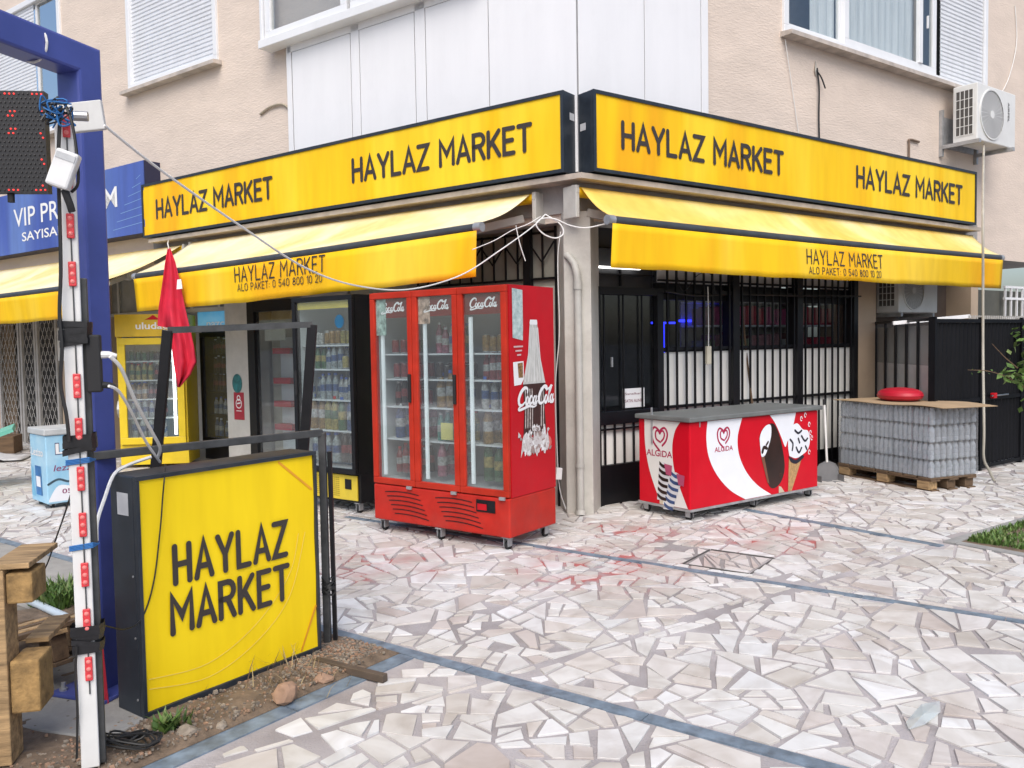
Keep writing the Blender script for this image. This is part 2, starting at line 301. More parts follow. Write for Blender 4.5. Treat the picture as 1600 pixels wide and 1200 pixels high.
# ================================================================ GROUND
def lf(x, y): return C0 + (-uL) * x + (-nL) * y         # left-facade plan coordinates -> world
def stonemat():
    M = bpy.data.materials.new('paving_marble'); M.use_nodes = True; t = M.node_tree; N = t.nodes; Lk = t.links.new; p = N['Principled BSDF']
    a = N.new('ShaderNodeAttribute'); a.attribute_name = 'rnd'
    rp = N.new('ShaderNodeValToRGB'); e = rp.color_ramp.elements
    cols = [(.0, (.68, .67, .645)), (.2, (.55, .515, .47)), (.38, (.72, .72, .70)), (.52, (.62, .575, .53)), (.66, (.77, .775, .775)), (.80, (.52, .455, .415)), (.86, (.70, .69, .665)), (1, (.66, .665, .66))]
    e[0].position, e[0].color = cols[0][0], (*cols[0][1], 1); e[1].position, e[1].color = 1, (*cols[-1][1], 1)
    for q, c in cols[1:-1]: k = e.new(q); k.color = (*c, 1)
    Lk(a.outputs['Fac'], rp.inputs[0])
    g = N.new('ShaderNodeNewGeometry'); nz = N.new('ShaderNodeTexNoise'); nz.inputs['Scale'].default_value = 5; nz.inputs['Detail'].default_value = 9; nz.inputs['Distortion'].default_value = 1.2
    Lk(g.outputs['Position'], nz.inputs['Vector']); r = N.new('ShaderNodeValToRGB'); r.color_ramp.elements[0].position = .3; r.color_ramp.elements[0].color = (.72, .69, .66, 1); r.color_ramp.elements[1].position = .6; r.color_ramp.elements[1].color = (1, 1, 1, 1)
    Lk(nz.outputs[0], r.inputs[0]); mx = N.new('ShaderNodeMixRGB'); mx.blend_type = 'MULTIPLY'; mx.inputs[0].default_value = .8; Lk(rp.outputs[0], mx.inputs[1]); Lk(r.outputs[0], mx.inputs[2])
    # worn grime and patchy reddish tint on the stones
    n2 = N.new('ShaderNodeTexNoise'); n2.inputs['Scale'].default_value = .55; n2.inputs['Detail'].default_value = 8; n2.inputs['Roughness'].default_value = .7; Lk(g.outputs['Position'], n2.inputs['Vector'])
    r2 = N.new('ShaderNodeValToRGB'); r2.color_ramp.elements[0].position = .48; r2.color_ramp.elements[0].color = (0, 0, 0, 1); r2.color_ramp.elements[1].position = .72; r2.color_ramp.elements[1].color = (.55, .55, .55, 1)
    Lk(n2.outputs[0], r2.inputs[0]); m2 = N.new('ShaderNodeMixRGB'); m2.blend_type = 'MULTIPLY'; Lk(r2.outputs[0], m2.inputs[0]); Lk(mx.outputs[0], m2.inputs[1]); m2.inputs[2].default_value = (.72, .68, .66, 1)
    out = redtint(N, Lk, g, m2.outputs[0], .55)
    Lk(out, p.inputs['Base Color']); p.inputs['Specular IOR Level'].default_value = .4
    rr = N.new('ShaderNodeMapRange'); rr.inputs[3].default_value = .28; rr.inputs[4].default_value = .62; Lk(nz.outputs[0], rr.inputs[0]); Lk(rr.outputs[0], p.inputs['Roughness'])
    b = N.new('ShaderNodeBump'); b.inputs['Strength'].default_value = .12; n4 = N.new('ShaderNodeTexNoise'); n4.inputs['Scale'].default_value = 40; Lk(g.outputs['Position'], n4.inputs['Vector']); Lk(n4.outputs[0], b.inputs['Height']); Lk(b.outputs[0], p.inputs['Normal'])
    return M
def redtint(N, Lk, g, src, amt):
    """reddish tint over the paving in noisy patches in front of the fridge and the chest freezer"""
    tot = None
    for (x, y, r) in ((.55, 5.55, .75), (1.9, 6.35, .7), (-.9, 5.7, .6), (.9, 6.6, .5)):
        d = N.new('ShaderNodeVectorMath'); d.operation = 'DISTANCE'; Lk(g.outputs['Position'], d.inputs[0]); d.inputs[1].default_value = (x, y, 0)
        q = N.new('ShaderNodeMapRange'); q.inputs[1].default_value = r; q.inputs[2].default_value = .1; q.inputs[3].default_value = 0; q.inputs[4].default_value = 1; Lk(d.outputs['Value'], q.inputs[0])
        if tot is None: tot = q.outputs[0]
        else:
            ad = N.new('ShaderNodeMath'); ad.operation = 'MAXIMUM'; Lk(tot, ad.inputs[0]); Lk(q.outputs[0], ad.inputs[1]); tot = ad.outputs[0]
    nz = N.new('ShaderNodeTexNoise'); nz.inputs['Scale'].default_value = 4.5; nz.inputs['Detail'].default_value = 7; Lk(g.outputs['Position'], nz.inputs['Vector'])
    r = N.new('ShaderNodeMapRange'); r.inputs[1].default_value = .42; r.inputs[2].default_value = .66; Lk(nz.outputs[0], r.inputs[0])
    mu = N.new('ShaderNodeMath'); mu.operation = 'MULTIPLY'; Lk(tot, mu.inputs[0]); Lk(r.outputs[0], mu.inputs[1])
    m2 = N.new('ShaderNodeMath'); m2.operation = 'MULTIPLY'; m2.use_clamp = True; m2.inputs[1].default_value = amt; Lk(mu.outputs[0], m2.inputs[0])
    mx = N.new('ShaderNodeMixRGB'); mx.inputs[2].default_value = (.42, .13, .12, 1); Lk(m2.outputs[0], mx.inputs[0]); Lk(src, mx.inputs[1]); return mx.outputs[0]
def mortarmat():
    M = mat('mortar', (.50, .465, .47), .9, scale=1.3, bump=.6, bscale=90, dirt=.55, col2=(.25, .225, .22)); t = M.node_tree; N = t.nodes; Lk = t.links.new; p = N['Principled BSDF']
    src = p.inputs['Base Color'].links[0].from_socket; g = N.new('ShaderNodeNewGeometry'); Lk(redtint(N, Lk, g, src, 2.2), p.inputs['Base Color']); return M
STONE, MORTAR = stonemat(), mortarmat()
STRIPE = mat('blue_grey_marble', (.21, .275, .345), .45, vary=.35, scale=14, bump=.1, dirt=.15)
SOIL = mat('dry_soil', (.20, .145, .10), .95, vary=.4, scale=14, bump=.9, bscale=45, col2=(.09, .065, .045))
CONC = mat('rough_concrete', (.36, .35, .325), .9, vary=.2, scale=5, bump=.4, bscale=50, dirt=.3)
MB().box(-400, 400, -400, 400, -.4, -.03).build('ground', mat('asphalt', (.06, .06, .062), .9, bump=.3), kind='structure')
pav = MB().box(-16, 16, -14, 24, -.028, 0).build('pavement', MORTAR, kind='structure')
def split(poly, a, nrm):
    """split a convex polygon by the line through a with normal nrm -> (behind, front)"""
    out = ([], [])
    for i in range(len(poly)):
        p, q = poly[i], poly[(i + 1) % len(poly)]; dp, dq = (p - a).dot(nrm), (q - a).dot(nrm)
        if dp <= 0: out[0].append(p)
        if dp >= 0: out[1].append(p)
        if dp * dq < 0: x = p + (q - p) * (dp / (dp - dq)); out[0].append(x); out[1].append(x)
    return out
def area(P): return abs(sum(P[i].x * P[(i + 1) % len(P)].y - P[(i + 1) % len(P)].x * P[i].y for i in range(len(P)))) / 2 if len(P) > 2 else 0
def cut(polys, conv):
    """remove a convex region (ccw list) from polygons"""
    res = []
    for P in polys:
        cur = P
        for i in range(len(conv)):
            a, b = conv[i], conv[(i + 1) % len(conv)]; d = b - a; nrm = Vector((d.y, -d.x))
            if len(cur) < 3: break
            ins, outs = split(cur, a, nrm)
            if area(outs) > 1e-5: res.append(outs)
            cur = ins
    return res
V2 = lambda v: Vector((v.x, v.y))
def quadL(x0, x1, y0, y1): return [V2(lf(x0, y0)), V2(lf(x1, y0)), V2(lf(x1, y1)), V2(lf(x0, y1))]
def rf(x, y): return C0 + uR * x + (-nR) * y
def quadR(x0, x1, y0, y1): return [V2(rf(x0, y0)), V2(rf(x1, y0)), V2(rf(x1, y1)), V2(rf(x0, y1))]
SW = .085
holes = [quadL(-14, 9, -3.465, -3.465 + SW), quadL(-1.6, 9, -1.355, -1.355 + .075), quadR(1.06, 1.14, -2.66, -.9),
         quadL(-14, 1.075, -9, -3.46), quadL(1.075, 1.22, -9, -3.46), quadR(1.25, 9, -9, -2.62), quadL(1.53, 1.99, -1.22, -.74)]
def inb(p):
    d = Vector((p.x, p.y, 0)) - C0
    return d.dot(nL) < -.1 and d.dot(nR) < -.1
rs = random.Random(11); seeds = []; grid = {}
def near(p, R_):
    gx, gy = int(p.x // .3), int(p.y // .3); k = int(R_ / .3) + 1
    for i in range(gx - k, gx + k + 1):
        for j in range(gy - k, gy + k + 1):
            for q in grid.get((i, j), ()): yield q
def visible(p):
    d = Vector((p.x, p.y, 0)) - EYE; zz = d.dot(FW)
    if zz < .5: return False
    x, y = 800 + F_PX * d.dot(RT) / zz, 600 - F_PX * d.dot(UP) / zz
    return -170 < x < 1770 and y < 1420
for _ in range(60000):
    p = Vector((rs.uniform(-11, 8), rs.uniform(1.9, 16)))
    if not visible(p) or inb(p): continue
    r = rs.choice((.30, .36, .44, .52)) * (1 if p.y < 9 else 1.2)
    if all((p - q[0]).length > (r + q[1]) / 2 for q in near(p, .9)):
        seeds.append((p, r)); grid.setdefault((int(p.x // .3), int(p.y // .3)), []).append((p, r))
cells = []
for p, r in seeds:
    P = [p + Vector(v) * .9 for v in ((-1, -1), (1, -1), (1, 1), (-1, 1))]
    for q, r2 in near(p, 1.8):
        if q is p or (q - p).length < 1e-6: continue
        d = q - p; L2 = d.length; t = .5 + (r * r - r2 * r2) / (2 * L2 * L2) * .9
        P = split(P, p + d * t, d.normalized())[0]
        if len(P) < 3: break
    if len(P) < 3: continue
    todo = [P]
    while todo:
        q = todo.pop(); A = area(q)
        if A < .0022: continue
        lim = rs.choice((.008, .014, .022, .032, .046, .06)) * (1 if p.y < 9 else 1.5)
        if A < lim: cells.append(q); continue
        c = sum(q, Vector((0, 0))) / len(q)
        e_ = max(range(len(q)), key=lambda i: (q[(i + 1) % len(q)] - q[i]).length); d = (q[(e_ + 1) % len(q)] - q[e_]); 
        ang = math.atan2(d.y, d.x) + rs.gauss(0, .42); c = c + d * rs.uniform(-.16, .16)
        todo += list(split(q, c, Vector((math.cos(ang), math.sin(ang)))))
for h in holes: cells = cut(cells, h)
def inset(P):
    cx = sum(P, Vector((0, 0))) / len(P); ra = rs.gauss(0, .05); P = [cx + Matrix.Rotation(ra, 2) @ (p - cx) for p in P]; ar = sum(P[i].x * P[(i + 1) % len(P)].y - P[(i + 1) % len(P)].x * P[i].y for i in range(len(P)))
    Q = list(P)
    for i in range(len(P)):
        a, b = P[i], P[(i + 1) % len(P)]; d = b - a
        if d.length < 1e-5: continue
        nn = Vector((d.y, -d.x)).normalized() * (1 if ar > 0 else -1)
        Q = split(Q, a - nn * (rs.uniform(.003, .008) + (rs.random() ** 2) * .014), nn)[0]
        if len(Q) < 3: return []
    # merge near points
    out = [Q[0]]
    for q in Q[1:]:
        if (q - out[-1]).length > .012: out.append(q)
    if len(out) > 2 and (out[0] - out[-1]).length < .012: out.pop()
    c = sum(out, Vector((0, 0))) / len(out)
    if len(out) == 0: return []
    an = sorted(out, key=lambda v: math.atan2(v.y - c.y, v.x - c.x)); return an if len(an) > 2 and area(an) > .0018 else []
stones = []
for P in cells:
    if rs.random() < .035 and area(P) < .03: continue
    if not visible(sum(P, Vector((0, 0))) / len(P)): continue
    Q = inset(P)
    if Q and not inb(sum(Q, Vector((0, 0))) / len(Q)): stones.append(Q)
def pxarea(Q):
    P = []
    for q in Q:
        d = Vector((q.x, q.y, 0)) - EYE; zz = d.dot(FW); P.append(Vector((800 + F_PX * d.dot(RT) / zz, 600 - F_PX * d.dot(UP) / zz)))
    c = sum(P, Vector((0, 0))) / len(P)
    return area(P) if (-20 < c.x < 1620 and c.y < 1220 and zz > 0) else area(P) * .02
stones.sort(key=pxarea, reverse=True)
def stone_geo(Q, V, Fc, tilt):
    n = len(Q); b = len(V); c = sum(Q, Vector((0, 0))) / n; z = rs.uniform(.0055, .0095)
    for k, zz in ((1, -.002), (1, z - .0012), (1 - .0016 / max(.03, math.sqrt(area(Q))), z)):
        for q in Q:
            w = c + (q - c) * k; V.append((w.x, w.y, zz + (0 if zz < 0 else (w - c).dot(tilt))))
    for s in (0, n):
        for i in range(n): Fc.append((b + s + i, b + s + (i + 1) % n, b + s + n + (i + 1) % n, b + s + n + i))
    Fc.append(tuple(b + 2 * n + i for i in range(n)))
def stone_obj(name, Qs, kind=None):
    V, Fc, rv = [], [], []
    for Q in Qs:
        k = len(Fc); stone_geo(Q, V, Fc, Vector((rs.uniform(-.004, .004), rs.uniform(-.004, .004)))); rv += [rs.random()] * (len(Fc) - k)
    me = bpy.data.meshes.new(name); me.from_pydata(V, [], Fc); a = me.attributes.new('rnd', 'FLOAT', 'FACE'); a.data.foreach_set('value', rv); me.materials.append(STONE)
    o = bpy.data.objects.new(name, me); COL.objects.link(o); o.parent = pav
    if kind: o['kind'] = kind
    return o
for Q in stones[:300]: stone_obj('paving_stone', [Q])
stone_obj('small_paving_stones', stones[300:], 'stuff')
def strip(x0, x1, y0, y1, f, n=8):
    for i in range(n):
        a, b = x0 + (x1 - x0) * i / n + .003, x0 + (x1 - x0) * (i + 1) / n - .003; mb = MB()
        q = [f(a, y0), f(b, y0), f(b, y1), f(a, y1)]; zt = .006 + rs.uniform(0, .003)
        mb.add([(p.x, p.y, -.001) for p in q] + [(p.x, p.y, zt) for p in q], [(4, 5, 6, 7), (0, 1, 5, 4), (1, 2, 6, 5), (2, 3, 7, 6), (3, 0, 4, 7)])
        mb.build('marble_strip', STRIPE, pav)
strip(-13.9, 6, -3.461, -3.392, lf, 22); strip(-1.6, 7, -1.350, -1.296, lf, 12)
def strip2(x0, x1, y0, y1, f, n=5):
    for i in range(n):
        a, b = y0 + (y1 - y0) * i / n + .003, y0 + (y1 - y0) * (i + 1) / n - .003; mb = MB()
        q = [f(x0, a), f(x1, a), f(x1, b), f(x0, b)]
        mb.add([(p.x, p.y, -.001) for p in q] + [(p.x, p.y, .007) for p in q], [(4, 5, 6, 7), (0, 1, 5, 4), (1, 2, 6, 5), (2, 3, 7, 6), (3, 0, 4, 7)]); mb.build('marble_strip', STRIPE, pav)
strip2(1.063, 1.137, -2.66, -.92, rf, 4); strip2(1.08, 1.17, -7, -3.465, lf, 5)
# manhole lid set in the paving
mh = thing('manhole_cover', 'square inspection cover filled with the same broken marble, flush in the paving', 'manhole cover', ML @ T(1.76, -.98))
fb = MB()
for a in (0, 1, 2, 3): fb.add([(-.225, -.235, .001), (.225, -.235, .001), (.225, -.229, .001), (-.225, -.229, .001), (-.225, -.235, .009), (.225, -.235, .009), (.225, -.229, .009), (-.225, -.229, .009)], [(4, 5, 6, 7), (0, 1, 5, 4), (1, 2, 6, 5), (2, 3, 7, 6), (3, 0, 4, 7)], 0, Matrix.Rotation(a * math.pi / 2, 4, 'Z'))
fb.build('frame', mat('rusty_steel', (.17, .16, .15), .7, .3, vary=.3), mh)
sub = [[Vector((-.215, -.215)), Vector((.215, -.215)), Vector((.215, .215)), Vector((-.215, .215))]]
for _ in range(4):
    nx = []
    for P in sub:
        c = sum(P, Vector((0, 0))) / len(P); a = rs.uniform(0, math.pi); nx += [q for q in split(P, c, Vector((math.cos(a), math.sin(a)))) if area(q) > .001]
    sub = nx
for P in sub:
    Q = inset(P)
    if not Q: continue
    V, Fc = [], []; stone_geo(Q, V, Fc, Vector((0, 0))); me = bpy.data.meshes.new('inlay_stone'); me.from_pydata(V, [], Fc); a = me.attributes.new('rnd', 'FLOAT', 'FACE'); a.data.foreach_set('value', [.72 + rs.random() * .1] * len(Fc)); me.materials.append(STONE)
    o = bpy.data.objects.new('inlay_stone', me); COL.objects.link(o); o.parent = mh
#@@BED
def bumpy(name, f, x0, x1, y0, y1, nx, ny, h, m, base=.012, seed=1, edge=.0):
    r = random.Random(seed); V = []
    H = [[r.uniform(-1, 1) for _ in range(nx + 1)] for _ in range(ny + 1)]
    for j in range(ny + 1):
        for i in range(nx + 1):
            p = f(x0 + (x1 - x0) * i / nx, y0 + (y1 - y0) * j / ny); e = 0 if (i in (0, nx) or j in (0, ny)) else 1
            V.append((p.x, p.y, base * (1 if e else .3) + e * (h * H[j][i] * .4 + h * .9 * math.sin(i * .9 + seed) * math.cos(j * .7))))
    mb = MB().add(V, [(j * (nx + 1) + i, j * (nx + 1) + i + 1, (j + 1) * (nx + 1) + i + 1, (j + 1) * (nx + 1) + i) for j in range(ny) for i in range(nx)])
    return mb.build(name, m, kind='structure', smooth='all')
bumpy('soil_bed', lf, -1.2, 1.08, -6.6, -3.463, 46, 60, .009, SOIL, .028)
bumpy('concrete_strip', lf, -13.9, -1.2, -4.15, -3.463, 40, 8, .002, CONC, .016, 3)
bumpy('soil_verge', lf, -13.9, -1.2, -8, -4.15, 40, 26, .012, mat('gravelly_soil', (.26, .235, .20), .95, vary=.35, scale=18, bump=.9, bscale=60), .03, 5)
bumpy('grass_plot', rf, 1.30, 9, -9, -2.68, 40, 40, .015, SOIL, .03, 8)
kb = thing('planter_kerb', 'low grey marble edging round the grass plot at the right', 'kerb', MR @ T(1.27, -2.65))
for i in range(8): MB().box(.97 * i - .06, .97 * i + .965 - .06, -.04, .04, 0, .016).build('kerb_stone', mat('kerb_grey', (.34, .34, .33), .8, vary=.2, dirt=.2), kb, bevel=.003)
for i in range(6): MB().box(-.06, .02, -.045 - .9 * (i + 1), -.045 - .9 * i - .004, 0, .016).build('kerb_stone', mat('kerb_grey', (.34, .34, .33), .8, vary=.2, dirt=.2), kb, bevel=.003)
def blades(name, f, region, n, hmin, hmax, w, mats, label, cat, seed, kind='stuff', lean=.5):
    r = random.Random(seed); mb = MB()
    for _ in range(n):
        x, y = region(r); p = f(x, y); h = r.uniform(hmin, hmax); a = r.uniform(0, math.tau); d = Vector((math.cos(a), math.sin(a), 0)); t = Vector((-d.y, d.x, 0)) * w * r.uniform(.6, 1.3); b = p + Vector((0, 0, .01))
        m1 = b + Vector((0, 0, h * .6)) + d * h * lean * .3; m2 = b + Vector((0, 0, h)) + d * h * lean * r.uniform(.4, 1)
        mb.add([b - t, b + t, m1 + t * .8, m1 - t * .8, m2], [(0, 1, 2, 3), (3, 2, 4)], r.randrange(len(mats)))
    return mb.build(name, mats, label=label, cat=cat, kind=kind)
GR = [mat('leaf_%d' % i, c, .6, vary=.3, scale=20) for i, c in enumerate(((.10, .20, .035), (.14, .25, .05), (.075, .15, .03), (.19, .26, .08)))]
blades('grass', rf, lambda r: (1.36 + r.random() ** 1.3 * 3.0, -2.72 - r.random() ** 1.2 * 3.0), 26000, .012, .06, .008, GR, 'patch of short green grass and clover inside the kerb at the right edge', 'grass', 3)
blades('weed_clump', lf, lambda r: (0.922 + r.gauss(0, .022), -4.590 + r.gauss(0, .03)), 60, .04, .09, .012, GR[1:], 'small broad-leaved green weed under the near corner of the yellow light box', 'weed', 5, None, .9)
blades('weed_tuft', lf, lambda r: (-1.118 + r.uniform(-.16, .16), -4.004 + r.uniform(-.12, .12)), 600, .05, .16, .010, GR, 'bright green weed tuft on the soil behind the white conduit post', 'weed', 6, None, .8)
STRAW = mat('straw', (.40, .31, .17), .9)
blades('dry_grass', lf, lambda r: (.55 + r.gauss(0, .16) * 1.2, -3.85 - abs(r.gauss(0, .18))), 420, .03, .12, .0022, [STRAW, WOODD], 'dry straw-coloured grass at the foot of the black frame leg beside the light box', 'dry grass', 7, 'stuff', 1.2)
def rock(name, p, r, m, seed, label=None, cat=None, group=None, sq=(1, 1, .6), kind=None):
    q = random.Random(seed); bm = bmesh.new(); bmesh.ops.create_icosphere(bm, subdivisions=2, radius=1)
    ax = [(Vector((q.uniform(-1, 1), q.uniform(-1, 1), q.uniform(-1, 1))).normalized(), q.uniform(.55, .85)) for _ in range(9)]
    for v in bm.verts:
        for a, d in ax:
            k = v.co.dot(a)
            if k > d: v.co -= a * (k - d) * .9
        v.co *= 1 + q.uniform(-.05, .05)
        v.co = Vector((v.co.x * sq[0], v.co.y * sq[1], v.co.z * sq[2])) * r
    me = bpy.data.meshes.new(name); bm.to_mesh(me); bm.free(); me.materials.append(m); o = bpy.data.objects.new(name, me); COL.objects.link(o); o.location = p; o.rotation_euler.z = q.uniform(0, 6)
    return tag(o, label, cat, group, kind)
ROCK = mat('brick_rubble', (.40, .25, .165), .9, vary=.25, scale=9, bump=.6, bscale=40)
ROCKG = mat('pale_rubble', (.34, .285, .225), .9, vary=.25, scale=9, bump=.6, bscale=40)
def gp(px, py, z=0):
    d = ray(px, py); return EYE + d * ((z - 1.5) / d.z)
rock('rubble_stone', gp(445, 1082, .05), .062, ROCK, 3, 'largest reddish rubble stone lying on the soil under the yellow light box', 'stone', sq=(1, .9, .8))
rock('rubble_stone', gp(506, 1060, .03), .045, ROCK, 5, 'brownish rubble stone beside the black frame leg', 'stone', sq=(1.1, .7, .6))
rock('rubble_stone', gp(346, 1133, .02), .030, ROCKG, 6, 'pale grey lump of mortar on the soil under the light box', 'stone')
rock('rubble_stone', gp(294, 1142, .03), .045, ROCKG, 9, 'mossy grey lump beside the weed at the near corner of the light box', 'stone')
pb = MB(); r_ = random.Random(4)
for _ in range(4200):
    k = r_.random()
    if k < .45: x, y = 1.02 - abs(r_.gauss(0, .22)), -3.5 - r_.random() * .42
    elif k < .85: x, y = r_.uniform(.7, 1.06), -3.5 - r_.random() * 1.9
    else: x, y = r_.uniform(-.4, 1.0), -3.5 - r_.random() * 2.4
    p = lf(min(x, 1.06), y); s = r_.uniform(.002, .0075) * (1.7 if r_.random() < .12 else 1); z = .03
    V = [(p.x + s * math.cos(a) * r_.uniform(.6, 1.2), p.y + s * math.sin(a) * r_.uniform(.6, 1.2), z + q) for q in (-.004, s * .7) for a in (0, 1.57, 3.14, 4.71)]
    pb.add(V, [(4, 5, 6, 7), (0, 1, 5, 4), (1, 2, 6, 5), (2, 3, 7, 6), (3, 0, 4, 7)], r_.randrange(3))
pb.build('gravel', [ROCKG, ROCK, mat('grey_pebble', (.22, .185, .15), .9, vary=.3)], label='loose gravel and crumbs of mortar scattered over the soil bed', cat='gravel', kind='stuff')
#@@BUILDING
# ================================================================ BUILDING
BLD = thing('apartment_building', 'pink stuccoed corner apartment building with the yellow-signed shop on its ground floor', 'building', Matrix.Translation(C0))
NU = .12        # upper wall plane
NG = -.045      # shop front plane
def corner(n):  # where two planes offset by n meet, relative to C0
    return (nL + nR) * (n / (1 + nL.dot(nR)))
def wedge(n, sl, sr, deep, z0, z1, name, m, **k):
    """solid following both facades"""
    c = corner(n); a = nL * n + uL * sl; b = nR * n + uR * sr
    P = [a, c, b, b - nR * deep, corner(n - deep), a - nL * deep]; mb = MB()
    V = [(p.x, p.y, z) for z in (z0, z1) for p in P]
    mb.add(V, [(0, 1, 7, 6), (1, 2, 8, 7), (2, 3, 9, 8), (3, 4, 10, 9), (4, 5, 11, 10), (5, 0, 6, 11), (0, 5, 4, 1), (1, 4, 3, 2), (6, 7, 10, 11), (7, 8, 9, 10)])
    return mb.build(name, m, BLD, **k)
def wall_open(side, n, x0, x1, z0, z1, holes, name, m, th=.22):
    """wall with rectangular openings, x as seen from the street"""
    R0 = RL if side == 'L' else RR; mb = MB(R0); xs = sorted({x0, x1, *[h[0] for h in holes], *[h[1] for h in holes]}); zs = sorted({z0, z1, *[h[2] for h in holes], *[h[3] for h in holes]})
    for i in range(len(xs) - 1):
        for j in range(len(zs) - 1):
            cx, cz = (xs[i] + xs[i + 1]) / 2, (zs[j] + zs[j + 1]) / 2
            if any(h[0] < cx < h[1] and h[2] < cz < h[3] for h in holes): continue
            mb.add([(xs[i], -n, zs[j]), (xs[i + 1], -n, zs[j]), (xs[i + 1], -n, zs[j + 1]), (xs[i], -n, zs[j + 1])], [(0, 1, 2, 3)])
    for h in holes:
        a, b, c, d = h; y0, y1 = -n, -n + th
        mb.add([(a, y0, c), (b, y0, c), (b, y0, d), (a, y0, d), (a, y1, c), (b, y1, c), (b, y1, d), (a, y1, d)], [(0, 4, 5, 1), (1, 5, 6, 2), (2, 6, 7, 3), (3, 7, 4, 0)])
    return mb.build(name, m, BLD)
cx = (RL.inverted() @ corner(NU)).x; cxr = (RR.inverted() @ corner(NU)).x
WL1, WL2 = (-6.87, -4.91, 4.93, 6.6), (-10.9, -8.62, 4.72, 6.8)
WR1 = (2.73, 7.15, 4.70, 6.8)
wall_open('L', NU, -14, cx, 2.55, 9.4, [WL1, WL2], 'upper_wall', PINK)
wall_open('R', NU, cxr, 9.4, 2.55, 9.4, [WR1], 'upper_wall', PINK)
mb = MB(RR); mb.box(9.38, 9.4, -NU, 5, 2.55, 9.4).build('end_wall', PINK, BLD)
wedge(NU - .02, 14, 9.35, 7, 9.2, 9.35, 'unseen_roof_slab', GREYP)  # out of view, added to close the building against sky light
wedge(NU - .012, 14, 9.39, 7.0, 2.553, 2.66, 'soffit', GREYP)
# grey painted beam face under the fascia signs
wedge(NU + .03, 6.4, 6.9, .12, 2.62, 2.98, 'fascia_beam', GREYP)
wedge(NU + .22, 6.2, 6.6, .24, 2.86, 2.905, 'canopy_ledge', mat('ledge_paint', (.50, .43, .36), .8, vary=.2, dirt=.4))
# ---- ground floor
def slab(side, x0, x1, y0, y1, z0, z1, name, m, bevel=0, label=None):
    return MB(RL if side == 'L' else RR).box(x0, x1, y0, y1, z0, z1).build(name, m, BLD, bevel=bevel, label=label)
G = -NG
slab('R', 4.33, 4.79, G, G + .5, 0, 2.552, 'pillar', BEIGE)
slab('R', 4.79, 7.3, .36, .5, 0, 2.552, 'recess_wall', mat('dark_tile_wall', (.14, .105, .085), .6, vary=.3, scale=3, dirt=.3))
slab('R', 7.1, 7.3, .02, .36, 0, 2.552, 'recess_column', BEIGE)
slab('L', -5.2, -4.74, G, G + .3, 0, 2.552, 'pillar', CREAM)
slab('L', -4.735, -3.0, G + .02, G + .2, 2.06, 2.552, 'door_lintel', GREYP)
slab('L', -3.0, -.22, G + .05, G + .2, 0, 2.02, 'shop_wall', CREAM)
slab('L', -3.0, -.25, G + .06, G + .2, 2.021, 2.552, 'transom_panel', mat('transom_board', (.33, .32, .27), .7, vary=.15, dirt=.3))
slab('L', -8.1, -5.2, 1.25, 1.4, 0, 2.552, 'recess_wall', CREAM)
slab('L', -5.2, -5.05, G + .3, 1.25, 0, 2.552, 'recess_side_wall', CREAM)
slab('L', -9.4, -8.1, G, 1.4, 0, 2.552, 'pillar', BEIGE)
slab('L', -14, -11.5, G, .4, 0, 2.552, 'pillar', BEIGE)
# corner column with its downpipe
mb = MB(Matrix.Translation(-C0)); P = [(.463, 7.302), (.69, 7.232), (.80, 7.62), (.42, 7.66)]
mb.add([(x, y, z) for z in (0, 2.62) for x, y in P], [(0, 1, 5, 4), (1, 2, 6, 5), (2, 3, 7, 6), (3, 0, 4, 7), (4, 5, 6, 7)]); mb.build('corner_column', CREAM, BLD, bevel=.006)
mb = MB(Matrix.Translation(-C0)); mb.tube([(.575, 7.225, .04), (.575, 7.225, 2.02), (.572, 7.228, 2.08), (.55, 7.245, 2.17), (.52, 7.27, 2.22), (.49, 7.3, 2.25)], .033, 12)
mb.tube([(.575, 7.225, .42), (.575, 7.225, .45)], .040, 12); mb.tube([(.575, 7.225, 1.95), (.575, 7.225, 2.03)], .039, 12)
mb.tube([(.575, 7.225, .04), (.575, 7.21, .0)], .045, 12)
mb.build('downpipe', mat('pvc_grey', (.50, .49, .45), .5, vary=.12, dirt=.3), BLD, smooth=True)
# shop room
MB(Matrix.Translation(-C0)).add([(p.x + C0.x, p.y + C0.y, .012) for p in (corner(-.1), nR * -.1 + uR * 6.8, nR * -4 + uR * 6.8, corner(-4.2), nL * -4 + uL * 8, nL * -.1 + uL * 8)], [(0, 1, 2, 3), (0, 3, 4, 5)]).build('shop_floor', mat('shop_floor_tile', (.30, .29, .27), .4), BLD)
wedge(-2.9, 8, 6.8, .1, 0, 2.55, 'shop_back_wall', INTW)

# ---- upper windows
def shutter(parent, R0, x0, x1, y, z0, z1, pitch=.052):
    mb = MB(R0); z = z0; n = int((z1 - z0) / pitch)
    for i in range(n):
        a = z0 + i * pitch
        mb.add([(x0, y, a), (x1, y, a), (x1, y - .010, a + .012), (x0, y - .010, a + .012), (x1, y - .010, a + pitch * .8), (x0, y - .010, a + pitch * .8), (x1, y + .002, a + pitch), (x0, y + .002, a + pitch)], [(0, 1, 2, 3), (3, 2, 4, 5), (5, 4, 6, 7)])
    return mb.build('shutter_slats', SHUT, parent)
def wframe(R0, x0, x1, z0, z1, y, w=.06, d=.07, name='frame', parent=None, m=WHITE):
    mb = MB(R0); mb.box(x0, x1, y, y + d, z0, z0 + w).box(x0, x1, y, y + d, z1 - w, z1).box(x0, x0 + w, y, y + d, z0 + w, z1 - w).box(x1 - w, x1, y, y + d, z0 + w, z1 - w)
    return mb.build(name, m, parent, bevel=.004)
def pane(R0, x0, x1, z0, z1, y, parent, m=GLASSW, name='pane'):
    return MB(R0).box(x0, x1, y, y + .006, z0, z1).build(name, m, parent)
